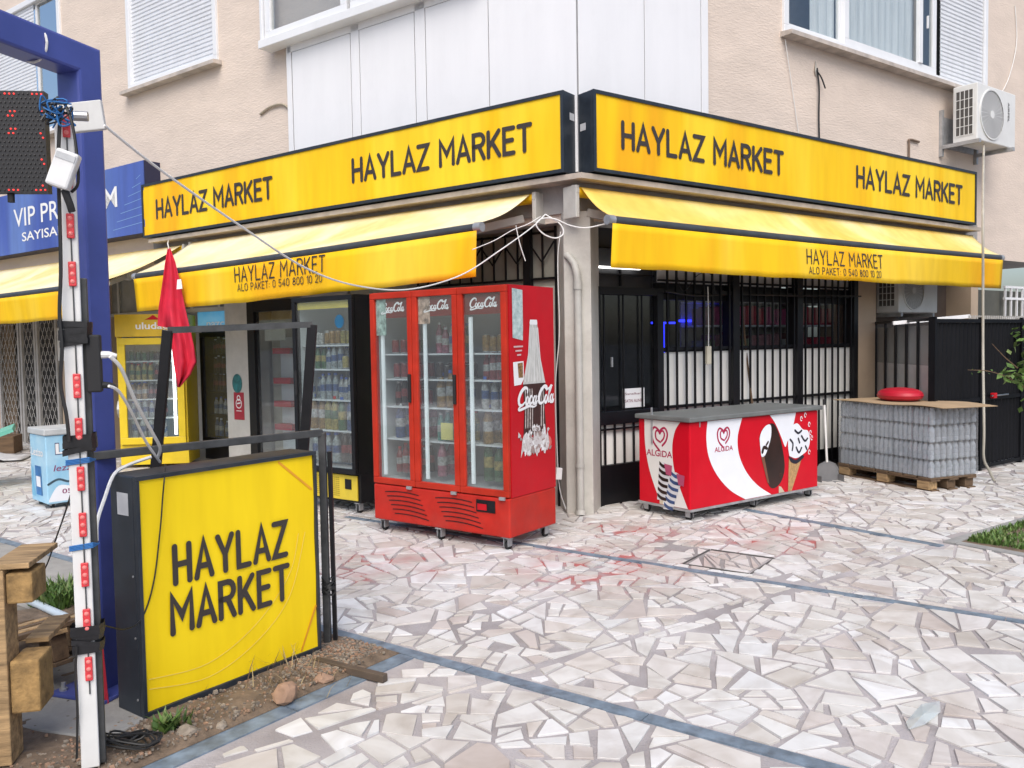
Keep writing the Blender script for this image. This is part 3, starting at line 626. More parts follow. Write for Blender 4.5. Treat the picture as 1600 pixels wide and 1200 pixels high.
def sill(R0, x0, x1, z, parent, out=.12, m=None):
    mb = MB(R0); y = -NU
    mb.add([(x0, y - out, z - .055), (x1, y - out, z - .055), (x1, y - out, z - .012), (x0, y - out, z - .012), (x0, y + .1, z - .055), (x1, y + .1, z - .055), (x1, y + .1, z + .01), (x0, y + .1, z + .01)], [(0, 1, 2, 3), (3, 2, 6, 7), (0, 4, 5, 1), (0, 3, 7, 4), (1, 5, 6, 2), (4, 7, 6, 5)])
    return mb.build('sill', m or mat('marble_sill', (.60, .53, .47), .7, vary=.25, scale=6, dirt=.45), parent)
# left window, roller shutter closed
w = wframe(RL, -6.87, -4.91, 4.93, 6.6, -NU - .03, .075, .12, 'window', BLD); w['label'] = 'window with its white roller shutter fully closed'
shutter(w, RL, -6.8, -4.98, -NU + .02, 5.0, 6.55); sill(RL, -6.93, -4.85, 4.93, w)
# far left window, half open sash
w = wframe(RL, -10.9, -8.62, 4.72, 6.8, -NU - .03, .08, .12, 'window', BLD); w['label'] = 'window with one sliding dark pane beside a lowered shutter'
shutter(w, RL, -10.85, -9.45, -NU + .02, 4.8, 6.75); sill(RL, -11, -8.55, 4.72, w)
wframe(RL, -9.45, -8.7, 4.8, 6.75, -NU + .03, .05, .05, 'sash', w); pane(RL, -9.4, -8.75, 4.85, 6.7, -NU + .05, w)
MB(RL).box(-9.5, -8.6, .6, .62, 4.7, 6.8).build('dark_room', DIM, w)
# right window: three bays
w = wframe(RR, 2.73, 7.15, 4.70, 6.8, -NU - .03, .08, .12, 'window', BLD); w['label'] = 'wide three-bay window with a shutter over its right bay'
sill(RR, 2.70, 6.35, 4.70, w, .14)
wframe(RR, 2.81, 3.86, 4.78, 6.72, -NU + .03, .055, .05, 'sash', w); wframe(RR, 3.86, 5.86, 4.78, 6.72, -NU, .09, .05, 'sash', w)
pane(RR, 2.86, 3.81, 4.83, 6.67, -NU + .05, w); pane(RR, 3.95, 5.77, 4.87, 6.63, -NU + .02, w)
mb = MB(RR); mb.box(5.42, 5.50, -NU - .02, -NU + .03, 4.87, 6.63).build('mullion', WHITE, w, bevel=.004)
mb = MB(RR); mb.box(5.56, 5.58, -NU - .05, -NU - .03, 5.3, 5.45).build('handle', WHITE, w)
shutter(w, RR, 5.95, 7.06, -NU + .01, 4.80, 6.72)
cm = MB(RR)
for (a, b, y) in ((3.35, 3.82, -.02), (3.95, 5.45, -.04)):  # wide second span also stands in for the pale reflection in the middle bay
    n = int((b - a) / .03)
    for i in range(n):
        x = a + (b - a) * i / n; x2 = a + (b - a) * (i + 1) / n
        cm.add([(x, y + .012 * math.sin(i * 1.3), 4.75), (x2, y + .012 * math.sin((i + 1) * 1.3), 4.75), (x2, y + .012 * math.sin((i + 1) * 1.3), 6.7), (x, y + .012 * math.sin(i * 1.3), 6.7)], [(0, 1, 2, 3)])
cm.build('curtain_reflection', CURT_REFL, w); MB(RR).box(2.7, 7.2, .5, .52, 4.6, 6.9).build('dark_room', DIM, w)
# ---- glazed white balcony wrapping the corner
NB = NU + .05
bal = wedge(NB, 3.6, 1.5, .03, 2.94, 5.0, 'balcony', mat('seam_grey', (.30, .30, .31), .7), label='white enclosed balcony cladding wrapped round the corner')
def bpanel(R0, x0, x1, z0, z1):
    MB(R0).box(x0 + .005, x1 - .005, -NB - .012, -NB - .0025, z0, z1).build('panel', PANELW, bal, bevel=.002)
cb = (RL.inverted() @ corner(NB)).x; cr = (RR.inverted() @ corner(NB)).x
for a, b in ((-3.52, -2.6), (-2.47, -1.71), (-1.57, -.81), (-.81, cb)): bpanel(RL, a, b, 2.95, 4.72)
for a, b in ((cr, .66), (.66, 1.41)): bpanel(RR, a, b, 2.95, 6.5)
for a, b in ((-3.615, -3.525), (-2.6, -2.47), (-1.71, -1.57)): bpanel(RL, a, b, 2.95, 4.79)
bpanel(RL, -3.6, cb, 4.725, 4.80); bpanel(RR, 1.41, 1.515, 2.95, 6.5)
MB(RL).box(-3.9, -.81, -NB - .16, -NB + .02, 4.80, 4.89).build('balcony_sill', WHITE, bal, bevel=.006)
MB(RL).box(-3.9, -3.86, -NB - .13, .3, 4.891, 6.6).build('corner_post', WHITE, bal, bevel=.004)
for a, b in ((-3.85, -2.55), (-2.5, -1.2), (-1.15, -.3)):
    f = wframe(RL, a, b, 4.895, 6.6, -NB - .1, .09, .06, 'balcony_window', bal)
    # sub-parts stop at this level; glass and curtain belong to the balcony
    pane(RL, a + .08, b - .08, 4.97, 6.5, -NB - .075, bal); 
    q = MB(RL); n = 30
    for i in range(n):
        x, x2 = a + .3 + (b - a - .5) * i / n, a + .3 + (b - a - .5) * (i + 1) / n
        q.add([(x, -.09 + .02 * math.sin(i), 4.93), (x2, -.09 + .02 * math.sin(i + 1), 4.93), (x2, -.09 + .02 * math.sin(i + 1), 6.5), (x, -.09 + .02 * math.sin(i), 6.5)], [(0, 1, 2, 3)])
    q.build('curtain_reflection', CURT_REFL, bal)
MB(RR).box(cr, 1.5, -NB + .02, -NB + .05, 5.0, 6.6).build('upper_cladding', PANELW, bal)

# ---- right shop front: security door and three barred windows
PANEL = mat('milky_panel', (.86, .85, .80), .5, vary=.06, scale=2, dirt=.06)
g = -NG
door = MB(RR).box(.19, .25, g - .05, g + .02, 0, 2.0).box(.98, 1.06, g - .05, g + .02, 0, 2.0).box(.25, .98, g - .05, g + .02, 1.93, 2.0).box(.25, .98, g - .045, g + .015, .74, .86).box(.25, .98, g - .045, g + .015, .0, .37).build('shop_door', BLACK, BLD, bevel=.003, label='black barred metal shop door')
MB(RR).box(.25, .98, g + .005, g + .01, .37, .74).build('panel', PANEL, door); pane(RR, .25, .98, .86, 1.93, g + .003, door, GLASSD)
for i in range(6):
    x = .315 + i * .12
    MB(RR).box(x - .008, x + .008, g - .032, g - .016, .37, .74).build('bar', BLACK, door)
    if i % 2 == 0: MB(RR).box(x - .006, x + .006, g - .030, g - .016, .86, 1.93).build('bar', BLACK, door)
MB(RR).box(.25, .98, g - .037, g - .012, .69, .705).build('rail', BLACK, door)
MB(RR).lathe([(0, 0), (.02, 0), (.02, .02), (0, .02)], 10, T(.93, g - .05, .80) @ Matrix.Rotation(math.pi / 2, 4, 'X')).build('lock', METAL, door)
MB(RR).box(.36, .376, g - .075, g - .06, 1.27, 1.36).build('handle', GALV, door)
pp = MB(RR).box(.56, .84, g - .004, g - .0025, .88, 1.06).build('notice', WPR, door)
for j, (t, z, h) in enumerate((('Sanalkart', 1.0, .022), ('SATIN ALINIR', .93, .03))):
    q = fonttext('lettering', t, .585, z, h, 0, mat('dark_red_ink', (.20, .02, .05), .6), door, w=.23); q.matrix_local = RR @ Matrix.Translation((0, g - .006, 0))
tr = MB(RR).box(.19, 1.06, g + .1, g + .14, 2.01, 2.55).build('door_transom', mat('smoke_panel', (.05, .052, .058), .35), BLD)
for z in (2.12, 2.36): MB(RR).box(.19, 1.06, g + .07, g + .098, z, z + .012).build('rail', BLACK, tr)
MB(RR).box(.62, .632, g + .07, g + .098, 2.02, 2.54).build('rail', BLACK, tr)
MB(RR).box(.2, .84, g + .03, g + .06, 2.175, 2.192).build('light_tube', mat('lit_tube', (1, .98, .95), .5, emit=2.2), tr)
bays = [(1.06, 2.09), (2.17, 3.17), (3.25, 4.26)]
for k, (a, b) in enumerate(bays):
    win = MB(RR).box(a, b, g + .06, g + .09, .02, .22).build('window_frame', BLACK, BLD)
    for za, zb in ((1.39, 1.43), (1.90, 1.95)): MB(RR).box(a, b, g + .05, g + .1, za, zb).build('rail', BLACK, win)
    MB(RR).box(a, b, g + .012, g + .02, .22, 1.388).build('panel', PANEL, win); pane(RR, a, b, 1.43, 1.90, g + .075, win, GLASSD)
    MB(RR).box(a, b, g + .07, g + .085, 1.952, 2.06).build('panel', BLACK, win); MB(RR).box(a, b, g + .03, g + .04, 2.065, 2.55).build('upper_panel', mat('grey_board', (.62, .62, .62), .6, vary=.1), win)
    gr = MB(RR).box(a - .04, b + .04, g - .03, g - .005, 1.405, 1.435).build('security_grille', BLACK, BLD, label=('black barred grille beside the door', 'middle black barred grille', 'black barred grille beside the beige pillar')[k])
    for za, zb in ((.845, .872), (.05, .08), (1.965, 2.0), (2.07, 2.09)): MB(RR).box(a - .04, b + .04, g - .03, g - .005, za, zb).build('rail', BLACK, gr)
    n = 8
    bar = None
    for i in range(n):
        x = a + (b - a) * (i + .5) / n
        mb = MB(); mb.box(-.009, .009, -.009, .009, 0, 2.5)
        if bar is None: bar = mb.build('bar', BLACK, gr)
        else: o = bar.copy(); COL.objects.link(o); bar = o
        bar.matrix_local = RR @ T(x + random.uniform(-.006, .006), g - .04, .05)
for x0, x1 in ((2.08, 2.18), (3.16, 3.26), (4.25, 4.335)): MB(RR).box(x0, x1, g - .05, g + .1, 0, 2.55).build('grille_post', BLACK, BLD, bevel=.004)
# shop inside, seen dimly above the milky panels
NEON = mat('blue_led', (.02, .03, 1), .5, emit=3)
led = thing('led_strip', 'blue lit led strip round a shelf inside the shop, behind the first barred window', 'led strip', MR @ T(1.52, .6))
MB().box(0, .38, 0, .02, 1.68, 1.70).build('strip', NEON, led); MB().box(.16, .18, 0, .02, 1.36, 1.68).build('strip', NEON, led); MB().box(.42, .95, 0, .02, 1.70, 1.725).build('strip', NEON, led)
cols = [(.45, .02, .06), (.45, .33, .10), (.06, .12, .10), (.42, .20, .22), (.30, .33, .20), (.50, .48, .44), (.5, .06, .22)]
PK = [mat('pack_%d' % i, c, .5, vary=.25, scale=9) for i, c in enumerate(cols)]
sh = thing('shop_shelf', 'long shelf unit inside the shop behind the barred windows', 'shelf', MR @ T(2.0, .30))
for z in (1.30, 1.64, 1.9): MB().box(0, 2.28, 0, .34, z, z + .018).build('shelf_board', SHELFW, sh)
MB().box(0, 2.28, .345, .36, .4, 2.0).build('back_panel', INTW, sh)
rr = random.Random(3); names = ['crimson', 'mustard', 'dark green', 'dusty pink', 'olive', 'pale', 'magenta']
for z in (1.32, 1.66):
    x = .03
    while x < 2.2:
        wd = rr.uniform(.09, .3); i = rr.randrange(7) if z < 1.5 else rr.choice((0, 0, 3, 6, 1)); hh = rr.uniform(.16, .28) if z < 1.5 else rr.uniform(.14, .22)
        MB().box(-wd / 2, wd / 2, 0, .2, 0, hh).build('snack_carton', PK[i], M=MR @ T(2.0 + x + wd / 2, .32, z), bevel=.004, label='%s snack carton on the %s shelf inside the shop' % (names[i], 'lower' if z < 1.5 else 'upper'), cat='carton', group='cartons on the shop shelf')
        x += wd + .012

# ---- left shop front: glass door, rack, transom grille
gl = -NG
ld = MB(RL).box(-4.735, -4.60, gl - .02, gl + .06, 0, 2.06).box(-3.87, -3.76, gl - .02, gl + .06, 0, 2.06).box(-4.60, -3.87, gl - .02, gl + .06, 1.93, 2.06).box(-4.60, -3.87, gl - .02, gl + .06, 0, .14).build('glass_door', BLACK, BLD, bevel=.003, label='black framed glass shop door with a small open sign')
pane(RL, -4.60, -3.87, .14, 1.93, gl + .02, ld, GLASSF)
q = MB(RL).box(-4.46, -4.08, gl + .030, gl + .034, 1.58, 1.80).build('open_sign', mat('sign_card', (.55, .54, .5), .6), ld)
q = fonttext('lettering', 'AÇIK', -4.43, 1.66, .085, gl + .0275, INK, ld, w=.32, off=.004); q.matrix_local = RL @ q.matrix_local
MB(RL).box(-4.7, -3.1, gl + .32, gl + .34, 0, 2.5).build('inner_partition', mat('inner_partition', (.50, .47, .40), .8), BLD)
MB(RL).box(-3.75, -3.0, gl + .04, gl + .05, 0, 2.06).build('side_window', mat('side_board', (.45, .47, .47), .4), BLD)
rk = thing('snack_rack', 'white snack rack with red tray fronts just inside the glass door', 'rack', ML @ T(-4.46, .30))
MB().box(0, .32, 0, .03, .25, 1.62).build('back_panel', SHELFW, rk)
for z in (.5, .78, 1.06, 1.42): MB().box(0, .32, -.12, -.004, z, z + .07).build('tray', RED, rk)
tgr = MB(RL).box(-2.0, -.22, gl + .03, gl + .05, 2.08, 2.10).build('transom_grille', BLACK, BLD, label='black diamond-patterned grille above the red fridge'); MB(RL).box(-2.0, -.22, gl + .03, gl + .05, 2.50, 2.52).build('rail', BLACK, tgr)
for i in range(13):
    x = -1.96 + i * .14
    MB(RL).box(x - .007, x + .007, gl + .012, gl + .028, 2.08, 2.52).build('bar', BLACK, tgr)
    if i < 12: MB(RL).bar((x, gl + .005, 2.24 if i % 2 else 2.42), (x + .14, gl + .005, 2.42 if i % 2 else 2.24), .012, .012).build('bar', BLACK, tgr)
slab('L', -.62, -.54, gl - .01, gl + .04, 1.9, 2.55, 'transom_post', BLACK); slab('L', -.27, -.19, gl - .012, gl + .05, 0, 2.55, 'transom_post', BLACK)
# next shop: folding scissor gate
lat = thing('scissor_gate', 'closed white lattice folding gate of the neighbouring shop at far left', 'gate', ML @ T(-11.5, gl))
MB().box(.0, 2.05, .25, .27, 0, 2.5).build('dark_backing', mat('cluttered_dark', (.10, .095, .085), .8, vary=.6, scale=7), lat)
WG = mat('dirty_white_iron', (.50, .48, .45), .6, vary=.15, dirt=.3)
for x in (0, .72, .82, 1.28, 1.36, 1.98): MB().box(x, x + .055, -.02, .02, 0, 2.1).build('gate_post', WG, lat)
for k, (x0, x1) in enumerate(((.06, .72), (.875, 1.28), (1.42, 1.98))):
    mb = MB(); pw, ph = .135, .125; nx = max(2, round((x1 - x0) / pw)); pw = (x1 - x0) / nx
    for j in range(int(2.0 / ph)):
        for i in range(nx):
            x, z = x0 + i * pw + (pw / 2 if j % 2 else 0), .05 + j * ph
            if x + pw > x1 + .01: continue
            c = [(x, z), (x + pw * .25, z + ph * .15), (x + pw * .3, z + ph * .5), (x + pw * .5, z + ph * .62), (x + pw * .7, z + ph * .5), (x + pw * .75, z + ph * .15), (x + pw, z)]
            mb.tube([(p[0], 0, p[1]) for p in c], .006, 4)
            mb.tube([(x + pw * .5, 0, z + ph * .62), (x + pw * .5, 0, z + ph)], .006, 4)
    mb.build('lattice', WG, lat)
MB(RL).box(-9.38, -9.1, gl - .05, gl, 1.35, 1.85).build('meter_box', ACW, BLD, bevel=.004)
# transom glazing of the recess
tz = MB(RL).box(-8.1, -5.2, .16, .22, 1.98, 2.03).build('recess_transom', mat('grey_upvc', (.42, .42, .40), .5), BLD)
for x in (-7.9, -7.3, -6.7, -6.1, -5.5): MB(RL).box(x, x + .05, .16, .22, 2.03, 2.55).build('mullion', MATS['grey_upvc'], tz)
MB(RL).box(-8.1, -5.2, .19, .2, 2.03, 2.55).build('pane', mat('grey_glass', (.25, .26, .26), .15), tz)

# ================================================================ FASCIA SIGNS
def fascia(label, M, W_, texts, seed):
    t = thing('fascia_sign', label, 'sign', M); D = .235; H0, H1 = 0, .675
    MB().box(0, W_, .012, D, H0, H1).build('case', DARK, t, bevel=.004)
    fr = MB(); e = .03
    fr.box(0, W_, -.012, .012, H0, H0 + e).box(0, W_, -.012, .012, H1 - e, H1).box(0, e, -.012, .012, H0 + e, H1 - e).box(W_ - e, W_, -.012, .012, H0 + e, H1 - e)
    fr.build('frame', DARK, t)
    # tensioned vinyl with faint ripples
    nx = int(W_ / .05); mb = MB(); r = random.Random(seed); ph = [r.uniform(0, 6) for _ in range(4)]
    V = [(e + (W_ - 2 * e) * i / nx, -.001 + .0016 * math.sin(i * .21 + ph[0] + z * .9) * math.sin(z * 1.3) + .0012 * math.sin(i * .057 + ph[1]), e + (H1 - 2 * e) * z / 4) for z in range(5) for i in range(nx + 1)]
    mb.add(V, [(z * (nx + 1) + i, z * (nx + 1) + i + 1, (z + 1) * (nx + 1) + i + 1, (z + 1) * (nx + 1) + i) for z in range(4) for i in range(nx)])
    mb.build('banner', YEL, t, smooth='all')
    for (a, b, z, h) in texts: lettering('lettering', 'HAYLAZ MARKET', a, b, z, h, .040, -.006, INK, t)
    return t
fL = fascia('long yellow fascia sign on the left facade, reading HAYLAZ MARKET twice', ML @ T(-6.28, -.355, 2.922), 6.378, [(.33, 2.58, .225, .215), (3.86, 6.04, .235, .215)], 1)
fR = fascia('long yellow fascia sign on the right facade, reading HAYLAZ MARKET twice', MR @ T(-.123, -.355, 2.922), 6.54, [(.335, 2.53, .235, .212), (3.85, 6.16, .24, .212)], 2)
STK = mat('foil_sticker', (.55, .56, .58), .4, vary=.1)
for t, x, z in ((fL, 6.378, .45), (fR, 0, .36)):
    s = 1 if x else -1
    MB().box(x + s * .001 - .001, x + s * .001 + .001, .09, .16, z, z + .06).build('sticker', STK, t)
vip = thing('neighbour_sign', 'blue sign of the neighbouring shop, partly hidden by the blue post', 'sign', ML @ T(-11.6, -.35, 2.99))
MB().box(0, 5.37, .01, .3, 0, .92).build('case', mat('navy_case', (.02, .022, .06), .5), vip); MB().box(0, 5.365, -.006, .008, .005, .915).build('banner', signface('banner_blue', (.08, .13, .42), (.045, .08, .33), (.12, .2, .5), .8), vip)
fonttext('lettering', 'VIP PREMİUM', 1.78, .40, .28, -.010, WPR, vip, w=2.95, off=.006); fonttext('lettering', 'SAYISAL LOTO', 2.02, .17, .135, -.010, WPR, vip, w=2.3, off=.01)
swm = MB()
for i in range(7): swm.ribbon([(4.6 + .1 * i, .1 + .1 * i), (5.3, .14 + .1 * i)], .008, -.007)
swm.build('print_lines', mat('print_sky', (.2, .35, .62), .5), vip)

# ================================================================ AWNINGS
def awning(label, M, W_, out, zr, zb, drop, texts, sag=(0, 0), seed=0, cloth=None):
    """x from 0..W_, roller at y=-.25, front bar at y=-out"""
    t = thing('awning', label, 'awning', M); r = random.Random(seed); n = max(20, int(W_ / .08)); k = 8
    def zbar(x): return zb + sag[0] + (sag[1] - sag[0]) * x / W_ - .012 * math.sin(math.pi * x / W_)
    def wob(x, s): return .5 * math.sin(x * 2.1 + s) + .3 * math.sin(x * 5.3 + s * 2) + .2 * math.sin(x * 9.1 + s * 3)
    V = [];
    for j in range(k + 1):
        f = j / k
        for i in range(n + 1):
            x = W_ * i / n; y = -.27 - (out - .27) * f; z = zr + .03 + (zbar(x) + .035 - zr - .03) * f - .035 * math.sin(math.pi * f) + .009 * wob(x, seed) * math.sin(math.pi * f)
            V.append((x, y, z))
    MB().add(V, [(j * (n + 1) + i + 1, j * (n + 1) + i, (j + 1) * (n + 1) + i, (j + 1) * (n + 1) + i + 1) for j in range(k) for i in range(n)]).build('canopy', cloth or YCAN, t, smooth='all', solid=.003)
    mb = MB(); mb.tube([(-.02 + (W_ + .04) * i / 12, -out, zbar((W_) * i / 12)) for i in range(13)], .036, 10); mb.build('front_bar', mat('bar_grey', (.055, .062, .07), .45, vary=.2, dirt=.25), t, smooth=True)
    for x in (0, W_): MB().tube([(x - .035, -out, zbar(x)), (x + .035, -out, zbar(x))], .041, 10).build('end_cap', GALV, t, smooth=True)
    V = []; kk = 6
    for j in range(kk + 1):
        f = j / kk
        for i in range(n + 1):
            x = W_ * i / n; V.append((x, -out - .03 + .018 * wob(x, seed + 1) * f + .03 * f * math.sin(x * .9 + seed), zbar(x) - .03 - drop * f * (1 + .022 * wob(x * 1.3, 3))))
    v = MB().add(V, [(j * (n + 1) + i + 1, j * (n + 1) + i, (j + 1) * (n + 1) + i, (j + 1) * (n + 1) + i + 1) for j in range(kk) for i in range(n)]).build('valance', YVAL, t, smooth='all', solid=.002)
    for tx, a, b, z, h, wt in texts:
        o = lettering('lettering', tx, a, b, z, h, wt, 0, INK, v, .24)
        for q in o.data.vertices:
            x = q.co.x; f = max(0, min(1, (zb - .03 - q.co.z) / drop)); q.co.y += -out - .03 + .018 * wob(x, seed + 1) * f + .03 * f * math.sin(x * .9 + seed) - .006
            q.co.z += zbar(x) - zb
    MB().tube([(-.05, -.22, zr), (W_ + .05, -.22, zr)], .045, 10).build('roller', YVAL, t, smooth=True)
    for x, s in ((-.04, -1), (W_ + .04, 1)):
        b = MB(); b.box(x - .02, x + .02, -.27, -.10, zr - .22, zr + .05); b.lathe([(0, 0), (.055, 0), (.055, .03), (0, .03)], 14, T(x - .015, -.22, zr) @ Matrix.Rotation(math.pi / 2, 4, 'Y'))
        b.build('bracket', CREAM, t, bevel=.006)
    for x, s in ((.12, 1), (W_ - .12, -1)):
        el = (x + s * .35, -.27 - (out - .27) * .45, (zr + zb) / 2 - .10)
        MB().bar((x, -.2, zr - .16), el, .05, .07).build('arm', CREAM, t, bevel=.006); MB().bar(el, (x + s * .06, -out + .02, zbar(x) - .03), .04, .055).build('arm', CREAM, t, bevel=.006)
        MB().lathe([(0, -.05), (.045, -.05), (.045, .05), (0, .05)], 12, T(*el)).build('elbow', CREAM, t)
    return t
awning('yellow awning of the left facade with HAYLAZ MARKET on its valance', ML @ T(-5.38, 0), 5.06, 1.0, 2.765, 2.39, .375, [('HAYLAZ MARKET', 1.90, 3.27, 2.195, .145, .0155), ('ALO PAKET: 0 540 800 10 20', 1.935, 3.23, 2.10, .068, .0085)], (-.045, .05), 1)
awning('yellow awning of the right facade above the red chest freezer', MR @ T(-.185, 0), 6.70, .62, 2.765, 2.482, .355, [('HAYLAZ MARKET', 2.57, 3.90, 2.25, .135, .015), ('ALO PAKET: 0 540 800 10 20', 2.60, 3.86, 2.15, .066, .0085)], (0, 0), 2, YCANR)
awning('pale yellow awning of the neighbouring shop at the far left', ML @ T(-11.6, 0), 6.0, 1.25, 2.75, 2.27, .34, [('HAYLAZ MARKET', 1.75, 3.2, 2.08, .125, .015), ('ALO PAKET: 0 540 800 10 20', 1.8, 3.12, 1.97, .06, .0085)], (-.04, .0), 5)
#@@OBJECTS
# ================================================================ DRINKS FRIDGES
PRODUCT_COL = {'red': (.45, .02, .025), 'green': (.05, .22, .06), 'amber': (.50, .26, .03), 'yellow': (.62, .48, .05), 'blue': (.04, .13, .42), 'pink': (.55, .12, .22), 'clear': (.50, .58, .60), 'dark': (.05, .025, .02), 'white': (.62, .62, .60), 'teal': (.05, .40, .34)}
PC = {k: mat('drink_' + k, tuple(.72 * (.75 * v + .25 * sum(c) / 3) for v in c), .3, vary=.45, scale=45) for k, c in PRODUCT_COL.items()}
CAPS = [mat('cap_red', (.5, .03, .03), .5), mat('cap_white', (.7, .7, .7), .5), mat('cap_blue', (.05, .12, .45), .5)]
ALU = mat('can_rim', (.6, .6, .6), .3, .9)
def mk_mesh(mb, name, mats):
    o = mb.build(name, mats, smooth=True); me = o.data; bpy.data.objects.remove(o); return me
def bottle_mesh(c, big=False):
    k = 1.35 if big else 1
    lab = {'red': 'white', 'green': 'yellow', 'amber': 'white', 'yellow': 'green', 'blue': 'white', 'pink': 'white', 'clear': 'blue', 'dark': 'red', 'white': 'blue', 'teal': 'white'}[c]
    mb = MB().lathe([(0, 0), (.028 * k, 0), (.031 * k, .01), (.031 * k, .07 * k), (.031 * k, .125 * k), (.028 * k, .15 * k), (.013 * k, .19 * k), (.013 * k, .2 * k), (.015 * k, .2 * k), (.015 * k, .218 * k), (0, .218 * k)], 10, mis=[0, 0, 0, 1, 0, 0, 0, 2, 2, 2])
    return mk_mesh(mb, 'bottle', [PC[c], PC[lab], CAPS[len(c) % 3]])
def can_mesh(c):
    return mk_mesh(MB().lathe([(0, .003), (.024, .003), (.03, .012), (.031, .02), (.031, .105), (.026, .118), (.026, .121), (0, .119)], 10, mis=[1, 1, 0, 0, 0, 1, 1]), 'can', [PC[c], ALU])
BM = {(c, b): bottle_mesh(c, b) for c in PRODUCT_COL for b in (False, True)}
CM = {c: can_mesh(c) for c in PRODUCT_COL}
def stock(M, x0, x1, y, z, kinds, where, rows=1, seed=0, gap=.004):
    """every bottle or can on a shelf is an object of its own"""
    r = random.Random(seed); x = x0; ki = 0
    while True:
        c, kd = kinds[min(len(kinds) - 1, int((x - x0) / (x1 - x0) * len(kinds)))]
        me = CM[c] if kd == 'can' else BM[(c, kd == 'big')]; wd = {'can': .064, 'bot': .064, 'big': .086}[kd]
        if x + wd > x1: break
        for j in range(rows):
            if r.random() < .07: continue
            nm = 'drink_can' if kd == 'can' else 'drink_bottle'
            o = bpy.data.objects.new(nm, me); COL.objects.link(o); o.matrix_world = M @ T(x + wd / 2, y + j * (wd + .01) + r.uniform(-.012, .02), z, r.uniform(0, 6)) @ Matrix.Diagonal((1, 1, r.uniform(.88, 1.12), 1))
            tag(o, '%s drink %s on %s' % (c, 'can' if kd == 'can' else 'bottle', where), 'can' if kd == 'can' else 'bottle', 'drinks in the fridges')
        x += wd + gap + r.uniform(0, .012)
def castor(parent, x, y, h=.1, name='castor'):
    c = MB(); c.box(x - .03, x + .03, y - .03, y + .03, h - .008, h).box(x - .022, x - .016, y - .02, y + .03, .03, h - .008).box(x + .016, x + .022, y - .02, y + .03, .03, h - .008)
    o = c.build(name, GALV, parent)
    MB().lathe([(0, -.013), (.012, -.013), (.034, -.011), (.036, 0), (.034, .011), (.012, .013), (0, .013)], 14, T(x, y + .012, .036) @ Matrix.Rotation(math.pi / 2, 4, 'Y')).build('wheel', RUBBER, o, smooth=True)
def casebox(t, W_, D, z0, z1, name, m, th=.035, inner=None):
    """open-fronted cabinet"""
    mb = MB(); mb.box(0, th, 0, D, z0, z1).box(W_ - th, W_, 0, D, z0, z1).box(th, W_ - th, D - th, D, z0, z1).box(th, W_ - th, 0, D - th, z1 - th, z1).box(th, W_ - th, 0, D - th, z0, z0 + th)
    o = mb.build(name, m, t)
    if inner:
        q = MB(); e = .003
        q.add([(th + e, .03, z0 + th + e), (W_ - th - e, .03, z0 + th + e), (W_ - th - e, .03, z1 - th - e), (th + e, .03, z1 - th - e), (th + e, D - th - e, z0 + th + e), (W_ - th - e, D - th - e, z0 + th + e), (W_ - th - e, D - th - e, z1 - th - e), (th + e, D - th - e, z1 - th - e)], [(4, 5, 6, 7), (0, 4, 7, 3), (1, 2, 6, 5), (3, 7, 6, 2), (0, 1, 5, 4)])
        q.build('liner', inner, t)
    return o
LINER = mat('fridge_liner', (.62, .65, .66), .4, vary=.06)
LAMP = mat('fridge_lamp', (.8, .85, .88), .5, emit=.28)
def doorframe(t, x0, x1, z0, z1, m, w=.05, y=-.045, d=.04, handle=None):
    mb = MB(); mb.box(x0, x1, y, y + d, z0, z0 + w).box(x0, x1, y, y + d, z1 - w, z1).box(x0, x0 + w, y, y + d, z0 + w, z1 - w).box(x1 - w, x1, y, y + d, z0 + w, z1 - w)
    o = mb.build('door', m, t, bevel=.005); MB().box(x0 + w, x1 - w, y + .02, y + .026, z0 + w, z1 - w).build('glass', GLASSF, o)
    if handle is not None: MB().box(handle - .012, handle + .012, y - .02, y - .002, (z0 + z1) / 2 - .1, (z0 + z1) / 2 + .12).build('handle', RUBBER, o, bevel=.004)
    return o
# ---- red three-door fridge
FW_, FD = 1.364, .575
fm = ML @ T(-1.0, -1.577 + .035)
cf = thing('drinks_fridge', 'large red three-door drinks fridge with a bottle printed on its side', 'fridge', fm)
casebox(cf, FW_, FD, .39, 1.92, 'cabinet', RED, .035, LINER)
MB().box(0, FW_, -.03, FD, .10, .388).build('plinth', mat('plinth_red', (.52, .024, .014), .4, vary=.15, dirt=.16, spec=.25), cf, bevel=.012)
for k in range(2):
    x0 = (.13, .66)[k]
    for i in range(6):
        z = .335 - i * .033; mb = MB(); n = 10; L_ = .36
        V = []
        for j in range(n + 1):
            f = j / n; zz = z + .012 * (1 - (2 * f - 1) ** 2) - i * .004 * f
            V += [(x0 + .02 * i + L_ * f, -.0335, zz), (x0 + .02 * i + L_ * f, -.0335, zz - .007)]
        mb.add(V, [(2 * j + 1, 2 * j + 3, 2 * j + 2, 2 * j) for j in range(n)]); mb.build('vent_slot', BLACK, cf)
MB().box(1.06, 1.235, -.036, -.031, .27, .36).build('thermostat', BLACK, cf, bevel=.003); MB().box(1.075, 1.16, -.040, -.037, .285, .33).build('thermostat_plate', RED, cf)
dx = [.003, .456, .909, 1.361]
